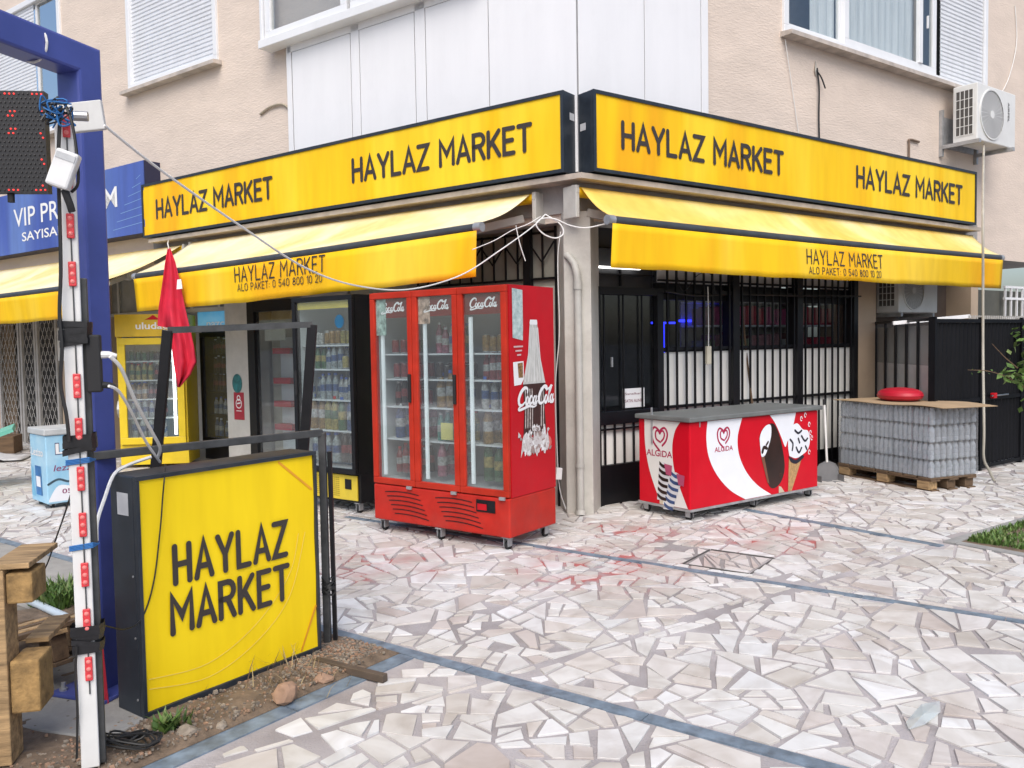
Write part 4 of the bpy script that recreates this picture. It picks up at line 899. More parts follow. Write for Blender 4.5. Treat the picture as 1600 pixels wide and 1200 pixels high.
for k in range(3):
    d = doorframe(cf, dx[k] + .002, dx[k + 1] - .002, .395, 1.915, ORED, .048, -.035, .032, {0: dx[1] - .025, 1: dx[2] - .025, 2: None}[k])
    MB().box(dx[k] + .05, dx[k + 1] - .05, -.009, -.006, 1.715, 1.865).build('header_card', mat('header_red', (.20, .018, .014), .4), d)
    lg = MB(); script_logo(lg, dx[k] + .105, 1.765, .25, -.011, 0, .12, 1.15); lg.build('wordmark', WPR, d)
    if k < 2: MB().box(dx[k] + .052, dx[k] + (.16, .17)[k], -.012, -.0105, (1.58, 1.66)[k], 1.865).build('sticker', mat(('mint_sticker', 'beige_sticker')[k], ((.45, .62, .55), (.6, .45, .35))[k], .5, vary=.5, scale=25), d)
    MB().box(dx[k] + .075, dx[k] + .1, .012, .03, .46, 1.70).build('lamp_strip', LAMP, cf)
    MB().box(dx[k + 1] - .08, dx[k + 1] - .03, -.05, -.036, .375, .398).build('hinge', GALV, cf)
for k in (1, 2): MB().box(dx[k] - .012, dx[k] + .012, .0, .03, .40, 1.9).build('mullion', SHELFW, cf)
zs = [.46, .74, 1.0, 1.22, 1.42]
for k in range(3):
    for z in zs[1:]: MB().box(dx[k] + .045, dx[k + 1] - .02, .06, FD - .06, z, z + .012).build('shelf', SHELFW, cf)
dn = ('left', 'middle', 'right'); sn = ('floor', 'second shelf', 'middle shelf', 'fourth shelf', 'top shelf')
plan = {0: [[('red', 'bot'), ('dark', 'bot')], [('blue', 'big'), ('pink', 'big')], [('dark', 'bot'), ('red', 'can')], [('red', 'can')], [('red', 'can'), ('green', 'can')]],
        1: [[('pink', 'big'), ('clear', 'big')], [('teal', 'bot'), ('green', 'big'), ('yellow', 'bot')], [('amber', 'big'), ('white', 'bot')], [('dark', 'can')], [('pink', 'bot'), ('white', 'bot'), ('green', 'bot')]],
        2: [[('green', 'big'), ('red', 'big'), ('dark', 'big')], [('amber', 'big'), ('yellow', 'big')], [('white', 'bot'), ('pink', 'bot')], [('red', 'bot'), ('dark', 'bot')], [('amber', 'can'), ('white', 'can')]]}
for k in plan:
    for j, kinds in enumerate(plan[k]):
        stock(fm, dx[k] + .11, dx[k + 1] - .03, .12, zs[j] + .013, kinds, 'the %s behind the %s door of the red fridge' % (sn[j], dn[k]), 3 if j < 4 else 2, k * 10 + j)
MB().box(.66, .78, .05, .053, .77, .90).build('price_card', mat('yellow_card', (.75, .68, .22), .6), cf)
for x, y in ((.06, .02), (1.30, .02), (.68, .0), (.06, .5), (1.30, .5)): castor(cf, x, y)
# side print: bottle bursting out of ice with the white script
sm = Matrix.Translation((FW_ + .0015, 0, 0)) @ Matrix.Rotation(math.pi / 2, 4, 'Z')       # x runs towards the back
def side(): return MB(sm)
outl = [(.0, 0), (.04, 0), (.044, .03), (.043, .12), (.05, .2), (.075, .32), (.098, .44), (.095, .52), (.088, .62), (.096, .74), (.1, .82)]
zt = 1.64; cx_ = .30; outl = [(r * (1.2 + .3 * min(1, z / .4)), z) for r, z in outl]
def bpts(a, b): return [(cx_ + r, zt - z) for r, z in outl if a <= z <= b] + [(cx_ - r, zt - z) for r, z in reversed(outl) if a <= z <= b]
side().poly(bpts(0, .44), -.0010).build('print_bottle_glass', mat('print_glass', (.62, .62, .58), .4, vary=.2, scale=14, stretch=(4, 4, 1)), cf)
side().poly(bpts(.44, .82), -.0012).build('print_bottle_cola', mat('print_cola', (.06, .022, .018), .35, vary=.3, scale=12, stretch=(6, 6, 1)), cf)
side().poly([(cx_ - .048, zt - .005), (cx_ + .048, zt - .005), (cx_ + .05, zt + .012), (cx_ + .044, zt + .032), (cx_ - .044, zt + .032), (cx_ - .05, zt + .012)], -.0014).build('print_bottle_crown', WPR, cf)
r_ = random.Random(12); hl = side()
for i in range(9):
    x = cx_ - .12 + .029 * i
    if 3 < i < 7: continue
    hl.ribbon([(x, zt - .48), (x + .004, zt - .6), (x - .003, zt - .76)], .011, -.0018)
hl.build('print_highlight', mat('print_hi', (.66, .6, .56), .4, vary=.4, scale=40), cf)
ice = side(); P = []
for i in range(26): P.append((cx_ - .19 + .38 * i / 25, zt - .93 + r_.uniform(-.035, .01) - .03 * math.cos(i * .9)))
for i in range(20): P.append((cx_ + .165 - .33 * i / 19, zt - .80 + r_.uniform(-.05, .05)))
ice.poly(P, -.0020).build('print_ice', mat('print_ice', (.74, .73, .72), .4, vary=.35, scale=45, col2=(.42, .38, .36)), cf)
for nm_, c_, sd2 in (('print_ice_shard', (.80, .80, .79), 1), ('print_ice_shade', (.34, .26, .24), 2), ('print_ice_shard', (.60, .57, .56), 3)):
    sh_ = side(); rq = random.Random(sd2)
    for _ in range(26):
        x_, z_ = cx_ + rq.gauss(0, .085), zt - .86 + rq.uniform(-.09, .10); a_ = rq.uniform(0, 6)
        sh_.k += 1; sh_.poly([(x_ + rq.uniform(.008, .03) * math.cos(a_ + q_), z_ + rq.uniform(.008, .035) * math.sin(a_ + q_)) for q_ in (0, 1.5, 3, 4.4)], -.0022 - sh_.k * .00004 - sd2 * .0004)
    tag(sh_.build(nm_, mat(nm_ + str(sd2), c_, .4), cf), kind='stuff')
rq = random.Random(9); rf2 = side()
for i in range(7):
    x_ = cx_ - .05 + .017 * i; rf2.ribbon([(x_ * 1.0, zt - .03), (cx_ + (x_ - cx_) * 1.5, zt - .25), (cx_ + (x_ - cx_) * 2.3, zt - .42)], rq.uniform(.004, .012), -.0016)
rf2.build('print_reflection', mat('print_reflection', (.74, .74, .72), .4), cf)
lg = side(); script_logo(lg, .075, 1.045, .47, -.0052, 0, .22, 1.3); lg.build('print_wordmark', WPR, cf)
side().poly(arc(.47, .745, .05, .05, 0, 360, 18)[:-1], -.0016).build('print_roundel', mat('print_roundel', (.62, .16, .13), .4), cf)
side().poly([(.035, 1.895), (.165, 1.885), (.165, 1.60), (.16, 1.52), (.035, 1.54)], -.0012).build('leaflet', mat('leaflet', (.55, .62, .60), .5, vary=.45, scale=26, col2=(.22, .34, .34)), cf)
lf_ = side(); lf_.poly([(.035, 1.365), (.165, 1.37), (.165, 1.24), (.13, 1.20), (.045, 1.195)], -.0012).build('leaflet', WPR, cf)
side().poly([(.09, 1.355), (.155, 1.36), (.155, 1.25), (.1, 1.25)], -.0016).build('leaflet_bottles', mat('leaflet_b', (.40, .22, .08), .5, vary=.7, scale=60), cf)
tx = side()
for i in range(3): tx.ribbon([(.05 + .02 * i, 1.475 - .03 * i), (.155 - .012 * i, 1.477 - .03 * i)], .012, -.0014)
tx.build('leaflet_text', mat('pale_pink_ink', (.68, .45, .45), .5), cf)
# ---- black framed tall fridge with the yellow base
bm_ = ML @ T(-2.36, -1.2)
bf = thing('drinks_fridge', 'tall black framed glass fridge with a yellow base, left of the red fridge', 'fridge', bm_)
casebox(bf, .80, .62, .36, 1.955, 'cabinet', BLACK, .03, LINER)
MB().box(0, .80, .02, .62, .1, .358).build('plinth', BLACK, bf); p_ = MB().box(.03, .77, .002, .018, .12, .345).build('vent_panel', mat('vent_yellow', (.72, .54, .04), .4), bf, bevel=.004)
vm = MB()
for i in range(10):
    z = .15 + .018 * i
    for j in range(18): vm.box(.08 + .026 * j, .1 + .026 * j, -.0005, .0015, z, z + .006)
vm.build('vent_slots', mat('vent_shadow', (.35, .26, .02), .6), p_); MB().box(.62, .70, -.004, .0015, .22, .31).build('display', BLACK, p_)
doorframe(bf, .0, .80, .362, 1.953, BLACK, .045, -.04, .036, .05); MB().box(.05, .75, -.008, -.005, 1.84, 1.905).build('header_card', mat('header_yellow', (.72, .56, .06), .5), bf)
MB().lathe([(0, 0), (.06, 0)], 16, T(.62, -.020, 1.72) @ Matrix.Rotation(math.pi / 2, 4, 'X')).build('round_sticker', mat('blue_sticker', (.03, .2, .4), .5), bf)
for j, z in enumerate((.42, .72, 1.0, 1.28, 1.5)):
    if j: MB().box(.04, .76, .05, .56, z, z + .014).build('shelf', SHELFW, bf)
    stock(bm_, .08, .72, .1, z + .015, [[('clear', 'big'), ('dark', 'big')], [('amber', 'big'), ('yellow', 'big'), ('green', 'big'), ('blue', 'big')], [('clear', 'bot'), ('white', 'bot')], [('green', 'bot'), ('clear', 'bot'), ('yellow', 'can')], [('white', 'can'), ('amber', 'can'), ('yellow', 'can')]][j], 'the %s of the black framed fridge' % sn[j], 2, 40 + j)
MB().box(.70, .73, .02, .04, .45, 1.95).build('lamp_strip', LAMP, bf)
for x, y in ((.08, .05), (.74, .05), (.08, .55), (.74, .55)): castor(bf, x, y)
# narrow melon poster between the fridges
MB().box(0, .30, 0, .006, .35, 1.9).build('poster', [mat('melon_poster', (.55, .52, .30), .6, vary=.5, scale=3, col2=(.12, .25, .05))], M=ML @ T(-1.42, -.75), label='narrow fruit poster showing between the red and the black framed fridge', cat='poster')
# ---- yellow fridge and the dark fridge with a blue header, far left
ym = Matrix.Translation((-4.93, 10.52, 0)) @ Matrix.Rotation(math.radians(8), 4, 'Z')
yf = thing('drinks_fridge', 'yellow drinks fridge with a lit header at the far left of the shop front', 'fridge', ym)
YP = mat('fridge_yellow', (.78, .56, .02), .35, vary=.08, dirt=.08)
casebox(yf, .82, .6, .3, 1.94, 'cabinet', YP, .05, LINER); MB().box(0, .82, 0, .6, .05, .298).build('plinth', YP, yf)
MB().box(.0, .82, -.06, -.002, 1.66, 1.94).build('header', mat('header_gold', (.70, .46, .02), .4), yf, bevel=.006)
fonttext('lettering', 'uludağ', .25, 1.755, .085, -.064, WPR, yf, w=.4, off=.02); tri = MB()
tri.poly([(.36, 1.87), (.42, 1.9), (.46, 1.93), (.5, 1.9), (.55, 1.87)], -.063).build('emblem', RED, yf)
doorframe(yf, .02, .80, .31, 1.645, YP, .085, -.045, .04, None)
for j, z in enumerate((.36, .62, .86, 1.1, 1.34)):
    if j: MB().box(.06, .76, .06, .54, z, z + .014).build('shelf', SHELFW, yf)
    stock(ym, .11, .60, .1, z + .015, [[('clear', 'big'), ('white', 'bot')], [('clear', 'bot'), ('dark', 'bot')], [('amber', 'bot'), ('dark', 'bot'), ('yellow', 'bot')], [('yellow', 'bot'), ('dark', 'bot')], [('green', 'can'), ('dark', 'can')]][j], 'the %s of the yellow fridge' % sn[j], 2, 60 + j)
MB().box(.655, .685, .0, .02, .42, 1.55).build('lamp_strip', mat('bright_lamp', (1, 1, 1), .5, emit=4), yf)
MB().tube([(-.01, .2, .75), (-.05, .2, .75)], .13, 14).build('fan_guard', GALV, yf)
km = ML @ T(-6.05, .28)
kf = thing('drinks_fridge', 'dark drinks fridge with a blue header beside the cream pillar', 'fridge', km)
casebox(kf, .78, .6, .25, 1.98, 'cabinet', BLACK, .04, BLACK); MB().box(0, .78, 0, .6, .03, .248).build('plinth', BLACK, kf)
MB().box(0, .78, -.05, -.002, 1.72, 1.98).build('header', mat('header_blue', (.06, .30, .52), .4, vary=.4, scale=4, col2=(.30, .46, .56), emit=.35), kf); fonttext('lettering', 'nazcı', .2, 1.78, .1, -.054, WPR, kf, w=.42, off=.012)
doorframe(kf, .01, .77, .26, 1.71, BLACK, .06, -.045, .04, .74)
for j, z in enumerate((.32, .62, .92, 1.16, 1.42)):
    if j: MB().box(.05, .73, .06, .54, z, z + .01).build('shelf', BLACK, kf)
    stock(km, .1, .68, .1, z + .011, [[('blue', 'bot'), ('clear', 'bot')], [('white', 'bot'), ('clear', 'bot')], [('dark', 'bot'), ('green', 'can')], [('dark', 'bot'), ('white', 'can')], [('dark', 'bot'), ('white', 'bot')]][j], 'the %s of the dark blue-topped fridge' % sn[j], 1, 80 + j, .03)
# two notices on the cream pillar
MB().lathe([(0, 0), (.095, 0), (.095, .003)], 20, Matrix.Rotation(math.pi / 2, 4, 'X') @ Matrix.Diagonal((1, 1.25, 1, 1))).build('round_notice', mat('teal_notice', (.03, .22, .23), .5, vary=.5, scale=14), M=ML @ T(-4.98, .04, 1.06), label='round teal notice on the cream pillar', cat='notice')
q = MB().box(-.1, .1, 0, .003, -.17, .17).build('red_notice', mat('notice_red', (.38, .02, .04), .5), M=ML @ T(-4.96, .04, .78), label='red notice with a white symbol below the round teal notice', cat='notice')
w_ = MB(); w_.ribbon(arc(0, .03, .055, .055, 0, 360, 16), .012, -.002).ribbon(arc(0, .1, .03, .03, 0, 360, 12), .012, -.002).ribbon([(-.05, -.06), (.05, -.06)], .008, -.002).ribbon([(-.03, .03), (.03, .04)], .016, -.002); w_.build('symbol', WPR, q)

# ================================================================ RED CHEST FREEZER
zm = MR @ T(.351, -.968)
ZL, ZD = 1.76, .593       # long side runs along the facade, front at y=0
# print panels lie on the street side (y=0, x along the facade) and on the left end (x=0)
cz = thing('chest_freezer', 'red ice cream chest freezer with a grey lid in front of the barred windows', 'freezer', zm)
RZ = mat('freezer_red', (.60, .005, .018), .36, vary=.08, scale=3, spec=.2, dirt=.06)
MB().box(0, ZL, 0, ZD, .095, .825).build('body', RZ, cz, bevel=.012)
MB().box(-.005, ZL + .005, -.005, ZD + .005, .083, .103).build('base_trim', GALV, cz)
MB().box(-.03, ZL + .035, -.03, ZD + .02, .828, .868).build('lid', mat('lid_grey', (.17, .18, .175), .5, vary=.2, dirt=.25), cz, bevel=.008)
WZ = mat('freezer_white', (.80, .82, .86), .35, vary=.03); WZ2 = mat('freezer_cream', (.74, .73, .69), .35, vary=.03)
def sw(P, n=7): return s2(P, n)
z0, z1 = .107, .822
# street side: two white swooshes
a = sw([(.215, z1), (.20, .68), (.23, .52), (.33, .36), (.50, .21), (.70, z0)]) ; b = sw([(1.06, z0), (.87, .21), (.72, .34), (.62, .50), (.60, .66), (.66, z1)])
MB().poly(a + b, -.0015).build('print_swoosh', WZ, cz)
a = sw([(1.04, z1), (1.12, .74), (1.20, .62), (1.26, .52), (1.29, .56)]) + [(1.36, .64), (1.42, z1)]
MB().poly(a, -.0015).build('print_swoosh', WZ, cz)
def heart(mb, x, z, s, y, mi=0, k=1):
    for q, wt in ((1.0, .085), (.58, .075)):
        o = (.09 if q < 1 else 0)
        P = [(-.02 + o, -.92 + .18 * (q < 1)), (-.5, -.45), (-.62, .1), (-.42, .42), (-.1, .3), (0, .12), (.12, .32), (.42, .42), (.62, .12), (.52, -.3), (.22, -.62)]
        mb.ribbon(sw([(x + (a * q + (.03 if q < 1 else 0)) * s, z + (b * q) * s) for a, b in P], 5), wt * s * 1.5 * k, y, mi)
PUR = mat('heart_magenta', (.42, .01, .07), .4)
lg = MB(); heart(lg, .415, .70, .125, -.003); lg.build('print_heart', PUR, cz)
fonttext('print_lettering', 'ALGiDA', .30, .555, .043, -.003, PUR, cz, w=.235, off=.014)
# chocolate bar on a stick
ch = [(1.0, .735), (1.06, .748), (1.12, .72), (1.19, .6), (1.24, .43), (1.25, .32), (1.21, .22), (1.13, .165), (1.05, .17), (.99, .25), (.945, .4), (.905, .55), (.895, .64), (.94, .705)]
MB().poly(sw(ch + ch[:1], 5)[:-1], -.003).build('print_choc_bar', mat('print_choc', (.030, .010, .007), .3, vary=.5, scale=3), cz)
MB().poly(sw([(.905, .53), (.895, .63), (.93, .695), (.99, .735), (1.05, .73), (1.055, .64), (1.02, .55), (.97, .47), (.92, .46), (.905, .53)], 4)[:-1], -.0045).build('print_bite', WZ, cz)
MB().poly([(.915, .455), (.955, .47), (1.03, .2), (1.0, .225)], -.0045).build('print_bar_edge', mat('print_milkchoc', (.20, .085, .05), .35), cz)
bt = MB(); bt.ribbon(sw([(.93, .5), (.95, .54), (.99, .53)], 4), .03, -.006).ribbon([(.985, .56), (1.01, .585)], .02, -.006); bt.build('print_bite_choc', MATS['print_choc'], cz)
MB().poly([(1.165, .17), (1.2, .16), (1.25, z0), (1.165, z0)], -.003).build('print_stick', mat('print_stick', (.62, .52, .38), .5), cz)
lg = MB(); heart(lg, 1.19, .275, .03, -.005); lg.build('print_stamp', mat('print_stamp', (.09, .035, .02), .4), cz)
# cone
MB().poly([(1.315, .42), (1.34, .37), (1.42, .345), (1.5, .38), (1.355, z0), (1.30, z0)], -.003).build('print_cone', mat('print_wafer', (.55, .33, .14), .5, vary=.3, scale=40), cz)
MB().poly(sw([(1.305, .43), (1.34, .375), (1.42, .35), (1.515, .385), (1.54, .41), (1.5, .42), (1.42, .385), (1.35, .41), (1.305, .43)], 4)[:-1], -.0045).build('print_cone_rim', mat('print_navy', (.015, .015, .03), .4), cz)
MB().poly(sw([(1.32, .43), (1.30, .52), (1.31, .62), (1.36, .70), (1.44, .72), (1.52, .66), (1.6, .64), (1.63, .55), (1.6, .47), (1.53, .43), (1.42, .40), (1.32, .43)], 4)[:-1], -.004).build('print_icecream', WZ, cz)
cs = MB()
for P in ([(1.33, .58), (1.37, .54), (1.36, .48)], [(1.42, .5), (1.46, .45), (1.5, .49)], [(1.5, .6), (1.55, .55), (1.59, .57)], [(1.4, .66), (1.45, .63), (1.5, .65)], [(1.45, .58), (1.47, .54)], [(1.56, .5), (1.58, .47)]): cs.ribbon(sw(P, 4), .02, -.0055)
cs.build('print_sauce', MATS['print_navy'], cz)
cs = MB()
for x, z in ((1.50, .76), (1.56, .79), (1.62, .70), (1.64, .62), (1.66, .57), (1.62, .44)): cs.ribbon(arc(x, z, .014, .02, 0, 300, 8), .008, -.003)
cs.build('print_splash', WZ, cz)
# left end: seen as x running from back to front
em = Matrix.Rotation(-math.pi / 2, 4, 'Z')    # local +x -> -y ; facing -x
def end(): return MB(Matrix.Translation((-.0015, ZD, 0)) @ em)
a = sw([(.075, z1), (.08, .62), (.12, .42), (.19, .25), (.27, z0)]); b = sw([(.57, z0), (.49, .26), (.42, .42), (.40, .60), (.43, .74), (.49, z1)])
end().poly(a + b, -.0012).build('print_swoosh', WZ2, cz)
lg = end(); heart(lg, .255, .70, .145, -.002); lg.build('print_heart', PUR, cz)
q = fonttext('print_lettering', 'ALGiDA', .10, .515, .055, -.003, PUR, cz, w=.30, off=.014); q.matrix_local = Matrix.Translation((-.0015, ZD, 0)) @ em
for x0, zt_, tl, c, n_ in ((.30, .47, -.03, 'print_choc', 6), (.44, .40, -.10, 'blue', 6)):
    body = end(); P = [(x0 - .05, zt_ - .02), (x0, zt_), (x0 + .08, zt_ - .03), (x0 + .06 + tl, zt_ - .33), (x0 - .05 + tl, zt_ - .33)]
    body.poly(P, -.002 if c != 'blue' else -.0026).build('print_ice_lolly', mat('lolly_white', (.66, .66, .68), .4), cz)
    st = end()
    for i in range(n_):
        f0 = (i + .45) / n_; z = zt_ - .33 * f0; xl = x0 - .05 + tl * f0; xr = x0 + .08 + (tl - .02) * f0
        P_ = sw([(xl + .004, z + .03), (xl + .05, z + .004), (xr - .006, z - .004)], 4) + sw([(xr - .006, z - .03), (xl + .05, z - .026), (xl + .004, z)], 4); st.k += 1
        st.poly(P_, -.0032 - st.k * .0001)
    st.build('print_lolly_stripe', MATS['print_choc'] if c != 'blue' else PC['blue'], cz)
    end().poly([(x0 + .01, zt_ - .01), (x0 + .1, zt_ - .02), (x0 + .09, zt_ - .11), (x0 + .03, zt_ - .1)], -.006).build('print_wrapper', mat('print_pinkwrap', (.45, .08, .16), .4), cz)
    end().poly([(x0 - .02 + tl, zt_ - .33), (x0 + .02 + tl, zt_ - .33), (x0 + .02 + tl, max(z0, zt_ - .4)), (x0 - .02 + tl, max(z0, zt_ - .4))], -.0022).build('print_stick', MATS['print_stick'], cz)
for x, y in ((.05, .05), (ZL - .07, .05), (.88, .05), (.05, ZD - .06), (ZL - .07, ZD - .06)): castor(cz, x, y, .085)
hs = MB(); hs.bar((.12, -.0, .86), (.12, -.0, .78), .012, .006); hs.build('hasp', GALV, cz, M=None)
MB().box(-.012, .012, -.012, .012, 0, .62).build('lid_strut', GALV, cz).matrix_local = T(-.012, .42, .62) @ Matrix.Scale(.5, 4)

# ================================================================ WATER PALLET
LA = (rf(3.39, -.36) - rf(3.09, -1.54)); pa = math.atan2(LA.y, LA.x)
# long side from near corner (4.007,8.011) to (3.549,9.161)
pm = Matrix.Translation((4.007, 8.011, 0)) @ Matrix.Rotation(math.atan2(1.15, -.458) - math.pi, 4, 'Z')   # local -x runs along the long side to the back left, y to the right-back
PLn, PWd = 1.22, .62
# local frame: x in [-PLn,0], front at y=0 faces the camera side
pl = thing('wooden_pallet', 'wooden pallet under the wrapped water bottles', 'pallet', pm)
for x in (-.1, -.61, -1.14):
    for y in (.06, .30, .54): MB().box(x - .07, x + .07, y - .06, y + .05, .022, .10).build('block', WOODP if y < .2 else WOODD, pl, bevel=.003)
for y in (.06, .3, .54): MB().box(-PLn, 0, y - .05, y + .05, 0, .02).build('bottom_board', WOODD, pl, bevel=.002); MB().box(-PLn, 0, y - .06, y + .06, .102, .118).build('stringer_board', WOODD, pl, bevel=.002)
for i in range(7): MB().box(-PLn + i * .178, -PLn + i * .178 + .15, -.005, .6, .12, .138).build('deck_board', WOODD, pl, bevel=.002)
PET = bpy.data.materials.new('pet_bottle'); PET.use_nodes = True; t_ = PET.node_tree; p_ = t_.nodes['Principled BSDF']; p_.inputs['Base Color'].default_value = (.74, .79, .84, 1); p_.inputs['Roughness'].default_value = .08; p_.inputs['Transmission Weight'].default_value = .62; p_.inputs['IOR'].default_value = 1.2
FILM = glass('shrink_film', (.95, .96, .97), 3.5, .10)
wb = mk_mesh(MB().lathe([(0, 0), (.027, .0), (.031, .008), (.031, .04), (.028, .048), (.031, .056), (.031, .085), (.0285, .09), (.031, .096), (.031, .115), (.024, .14), (.013, .152), (.015, .153), (.015, .166), (0, .166)], 10, mis=[0] * 11 + [1, 1, 1]), 'bottle', [PET, PC['white']])
NX, NY, LH = 5, 2, .170; pwx, pwy = PLn / NX, PWd / NY
r_ = random.Random(5)
def film_mesh(seed):
    r = random.Random(seed); nx, nz = 9, 5; mb = MB()
    def grid(f, n1, n2):
        V = [f(i / n1, j / n2) for j in range(n2 + 1) for i in range(n1 + 1)]; mb.add(V, [(j * (n1 + 1) + i, j * (n1 + 1) + i + 1, (j + 1) * (n1 + 1) + i + 1, (j + 1) * (n1 + 1) + i) for j in range(n2) for i in range(n1)])
    w, d, h = pwx - .004, pwy - .004, LH - .003; jt = lambda e: r.uniform(-.003, .003) if e else 0
    grid(lambda a, b: (a * w, -.001 + jt(0 < a < 1) + .004 * abs(math.sin(a * 12.5)), b * h), 13, 5); grid(lambda a, b: (w - a * w, d + jt(1), b * h), 9, 4)
    grid(lambda a, b: (w + jt(0 < a < 1) - .004 * abs(math.sin(a * 15.7)), a * d, b * h), 13, 5); grid(lambda a, b: (jt(0 < a < 1), d - a * d, b * h), 9, 4); grid(lambda a, b: (a * w, b * d, h + jt(1) * .5), 8, 8)
    return mk_mesh(mb, 'film', [FILM])
films = [film_mesh(i) for i in range(4)]
ln = ('bottom', 'second', 'third', 'top')
for k in range(4):
    for i in range(NX):
        for j in range(NY):
            if j == 1 and i < NX - 1 and k < 3: continue     # wholly hidden inside the stack
            pm2 = pm @ T(-PLn + i * pwx + .002 + r_.uniform(-.004, .004), j * pwy + .002 + r_.uniform(-.004, .003), .14 + k * LH)
            where = '%s layer, %s' % (ln[k], (('far pack of the narrow right side' if i == NX - 1 else 'back row, %s from the right' % ('second', 'third', 'fourth', 'fifth')[NX - 2 - i]) if j else ('%s from the near corner along the long side' % ('nearest', 'second', 'third', 'fourth', 'farthest')[NX - 1 - i])))
            wp = thing('water_pack', 'water pack, ' + where, 'water pack', pm2, 'water packs on the pallet')
            o = bpy.data.objects.new('film', films[(i + k + j) % 4]); COL.objects.link(o); o.parent = wp
            for a in range(4):
                for b in range(4):
                    if b > 0 and not (a == 3 and i == NX - 1): continue
                    o = bpy.data.objects.new('bottle', wb); COL.objects.link(o); o.parent = wp; o.matrix_local = T(.0325 + a * .058, .036 + b * .078, .001, r_.uniform(0, 6))
            MB().box(.03, pwx - .035, .08, pwy - .01, .01, LH - .03).build('bottle_core', mat('inner_bottle_shade', (.16, .175, .20), .4, vary=.4, scale=22, stretch=(3, 3, 1)), wp)  # dark block behind the front bottles; shade inside the pack put into its colour
cb_ = MB(); n = 12
V = [(-PLn - .05 + (PLn + .20) * i / n, -.03 + (PWd + .10) * j, .14 + 4 * LH + .006 + .012 * math.sin(i * .8 + j) * (i / n) + .0) for j in range(2) for i in range(n + 1)]
cb_.add(V, [(i, i + 1, n + 2 + i, n + 1 + i) for i in range(n)]).build('cardboard_sheet', CARD, M=pm, label='brown cardboard sheet covering the stacked water packs', cat='cardboard', solid=.006)
cu = MB().lathe([(0, 0), (.19, .0), (.23, .02), (.245, .05), (.235, .08), (.20, .105), (.14, .122), (.06, .13), (0, .131)], 24, Matrix.Diagonal((1.0, .85, 1, 1)))
cu.build('round_cushion', mat('cushion_red', (.46, .012, .03), .38, vary=.08), M=pm @ T(-.76, .40, .14 + 4 * LH + .016), smooth=True, label='round red cushion lying on the cardboard over the water packs', cat='cushion')
# dustpan leaning beside the freezer
dp = thing('dustpan', 'grey long-handled dustpan standing between the chest freezer and the water pallet', 'dustpan', Matrix.Translation((3.30, 8.72, 0)) @ Matrix.Rotation(math.radians(12), 4, 'Z'))
MB().tube([(0, .05, .2), (.0, .1, .82)], .012, 8).build('handle', WIRE_W, dp, smooth=True); MB().tube([(0, .1, .80), (0, .102, .86)], .015, 8).build('grip', RUBBER, dp)
P = [(-.13, 0), (-.13, .12), (-.09, .18), (0, .215), (.09, .18), (.13, .12), (.13, 0)]
mb = MB(); mb.poly(P, .05); mb.poly(P[::-1], .056); mb.box(-.13, .13, -.06, .05, .0, .006); mb.ribbon(P[1:-1], .012, .046); 
for x in (-.13, .126): mb.box(x, x + .004, -.06, .05, .006, .07)
mb.build('pan', mat('pan_grey', (.20, .20, .205), .5, dirt=.2), dp)

# ================================================================ AIR CONDITIONERS
def ac(label, M, W_, D, H, grille=True):
    t = thing('air_conditioner', label, 'air conditioner', M)
    MB().box(0, W_, 0, D, 0, H).build('casing', ACW, t, bevel=.012); cxx, czz, R_ = W_ * .36, H * .5, H * .43
    f = MB(); Rx = Matrix.Rotation(math.pi / 2, 4, 'X')
    f.lathe([(R_ * 1.0, .0), (R_ * 1.04, .0), (R_ * 1.04, .014), (R_ * .98, .014)], 30, T(cxx, 0, czz) @ Rx); f.build('fan_ring', ACW, t, smooth=True)
    MB().lathe([(0, .002), (R_ * .98, .002)], 30, T(cxx, 0, czz) @ Rx).build('fan_well', mat('fan_dark', (.38, .38, .38), .6), t)
    w = MB()
    for i in range(12):
        rr_ = R_ * (.12 + .86 * i / 12); w.ribbon(arc(cxx, czz, rr_, rr_, 0, 360, 24), .0045, -.010)
    for i in range(26):
        a = i * math.tau / 26; w.ribbon([(cxx + .1 * R_ * math.cos(a), czz + .1 * R_ * math.sin(a)), (cxx + R_ * math.cos(a + .25), czz + R_ * math.sin(a + .25))], .005, -.009, caps=False)
    w.build('fan_guard', ACW, t); MB().lathe([(0, .014), (R_ * .16, .014), (R_ * .16, .004)], 16, T(cxx, 0, czz) @ Rx).build('fan_hub', ACW, t)
    MB().box(-.003, -.001, .05, D - .04, .08, H - .07).build('coil', mat('coil_dark', (.085, .08, .075), .7), t)
    for i in range(5): y = .05 + (D - .09) * i / 4; MB().box(-.010, -.004, y - .004, y + .004, .08, H - .07).build('side_bar', ACW, t)
    for i in range(6): z = .08 + (H - .15) * i / 5; MB().box(-.012, -.0105, .05, D - .04, z - .004, z + .004).build('side_bar', ACW, t)
    return t
a1 = ac('white air conditioner on a wall bracket above the right end of the yellow sign', MR @ T(6.0, -.56, 3.92), 1.02, .30, .70)
q = fonttext('brand_lettering', 'AIRFEL', 0, 0, .045, 0, INK, a1, w=.25, off=.01); q.matrix_local = Matrix.Translation((.80, -.003, .57)) @ Matrix.Rotation(math.pi / 2, 4, 'Y')
br = thing('wall_bracket', 'grey steel bracket carrying the upper air conditioner', 'bracket', MR @ T(5.95, -NU, 3.78))
for x in (-.02, .88): MB().box(x, x + .045, -.045, -.001, .0, .58).build('upright', GALV, br); MB().box(x, x + .045, -.50, -.046, .09, .135).build('arm', GALV, br)
MB().box(.03, .83, -.03, -.002, .12, .5).build('back_plate', GALV, br)
ac('older white air conditioner under the awning beside the beige pillar', MR @ T(5.05, -.10, 1.80), .92, .30, .55)
b2 = thing('wall_bracket', 'steel bracket under the lower air conditioner', 'bracket', MR @ T(5.0, .33, 1.78))
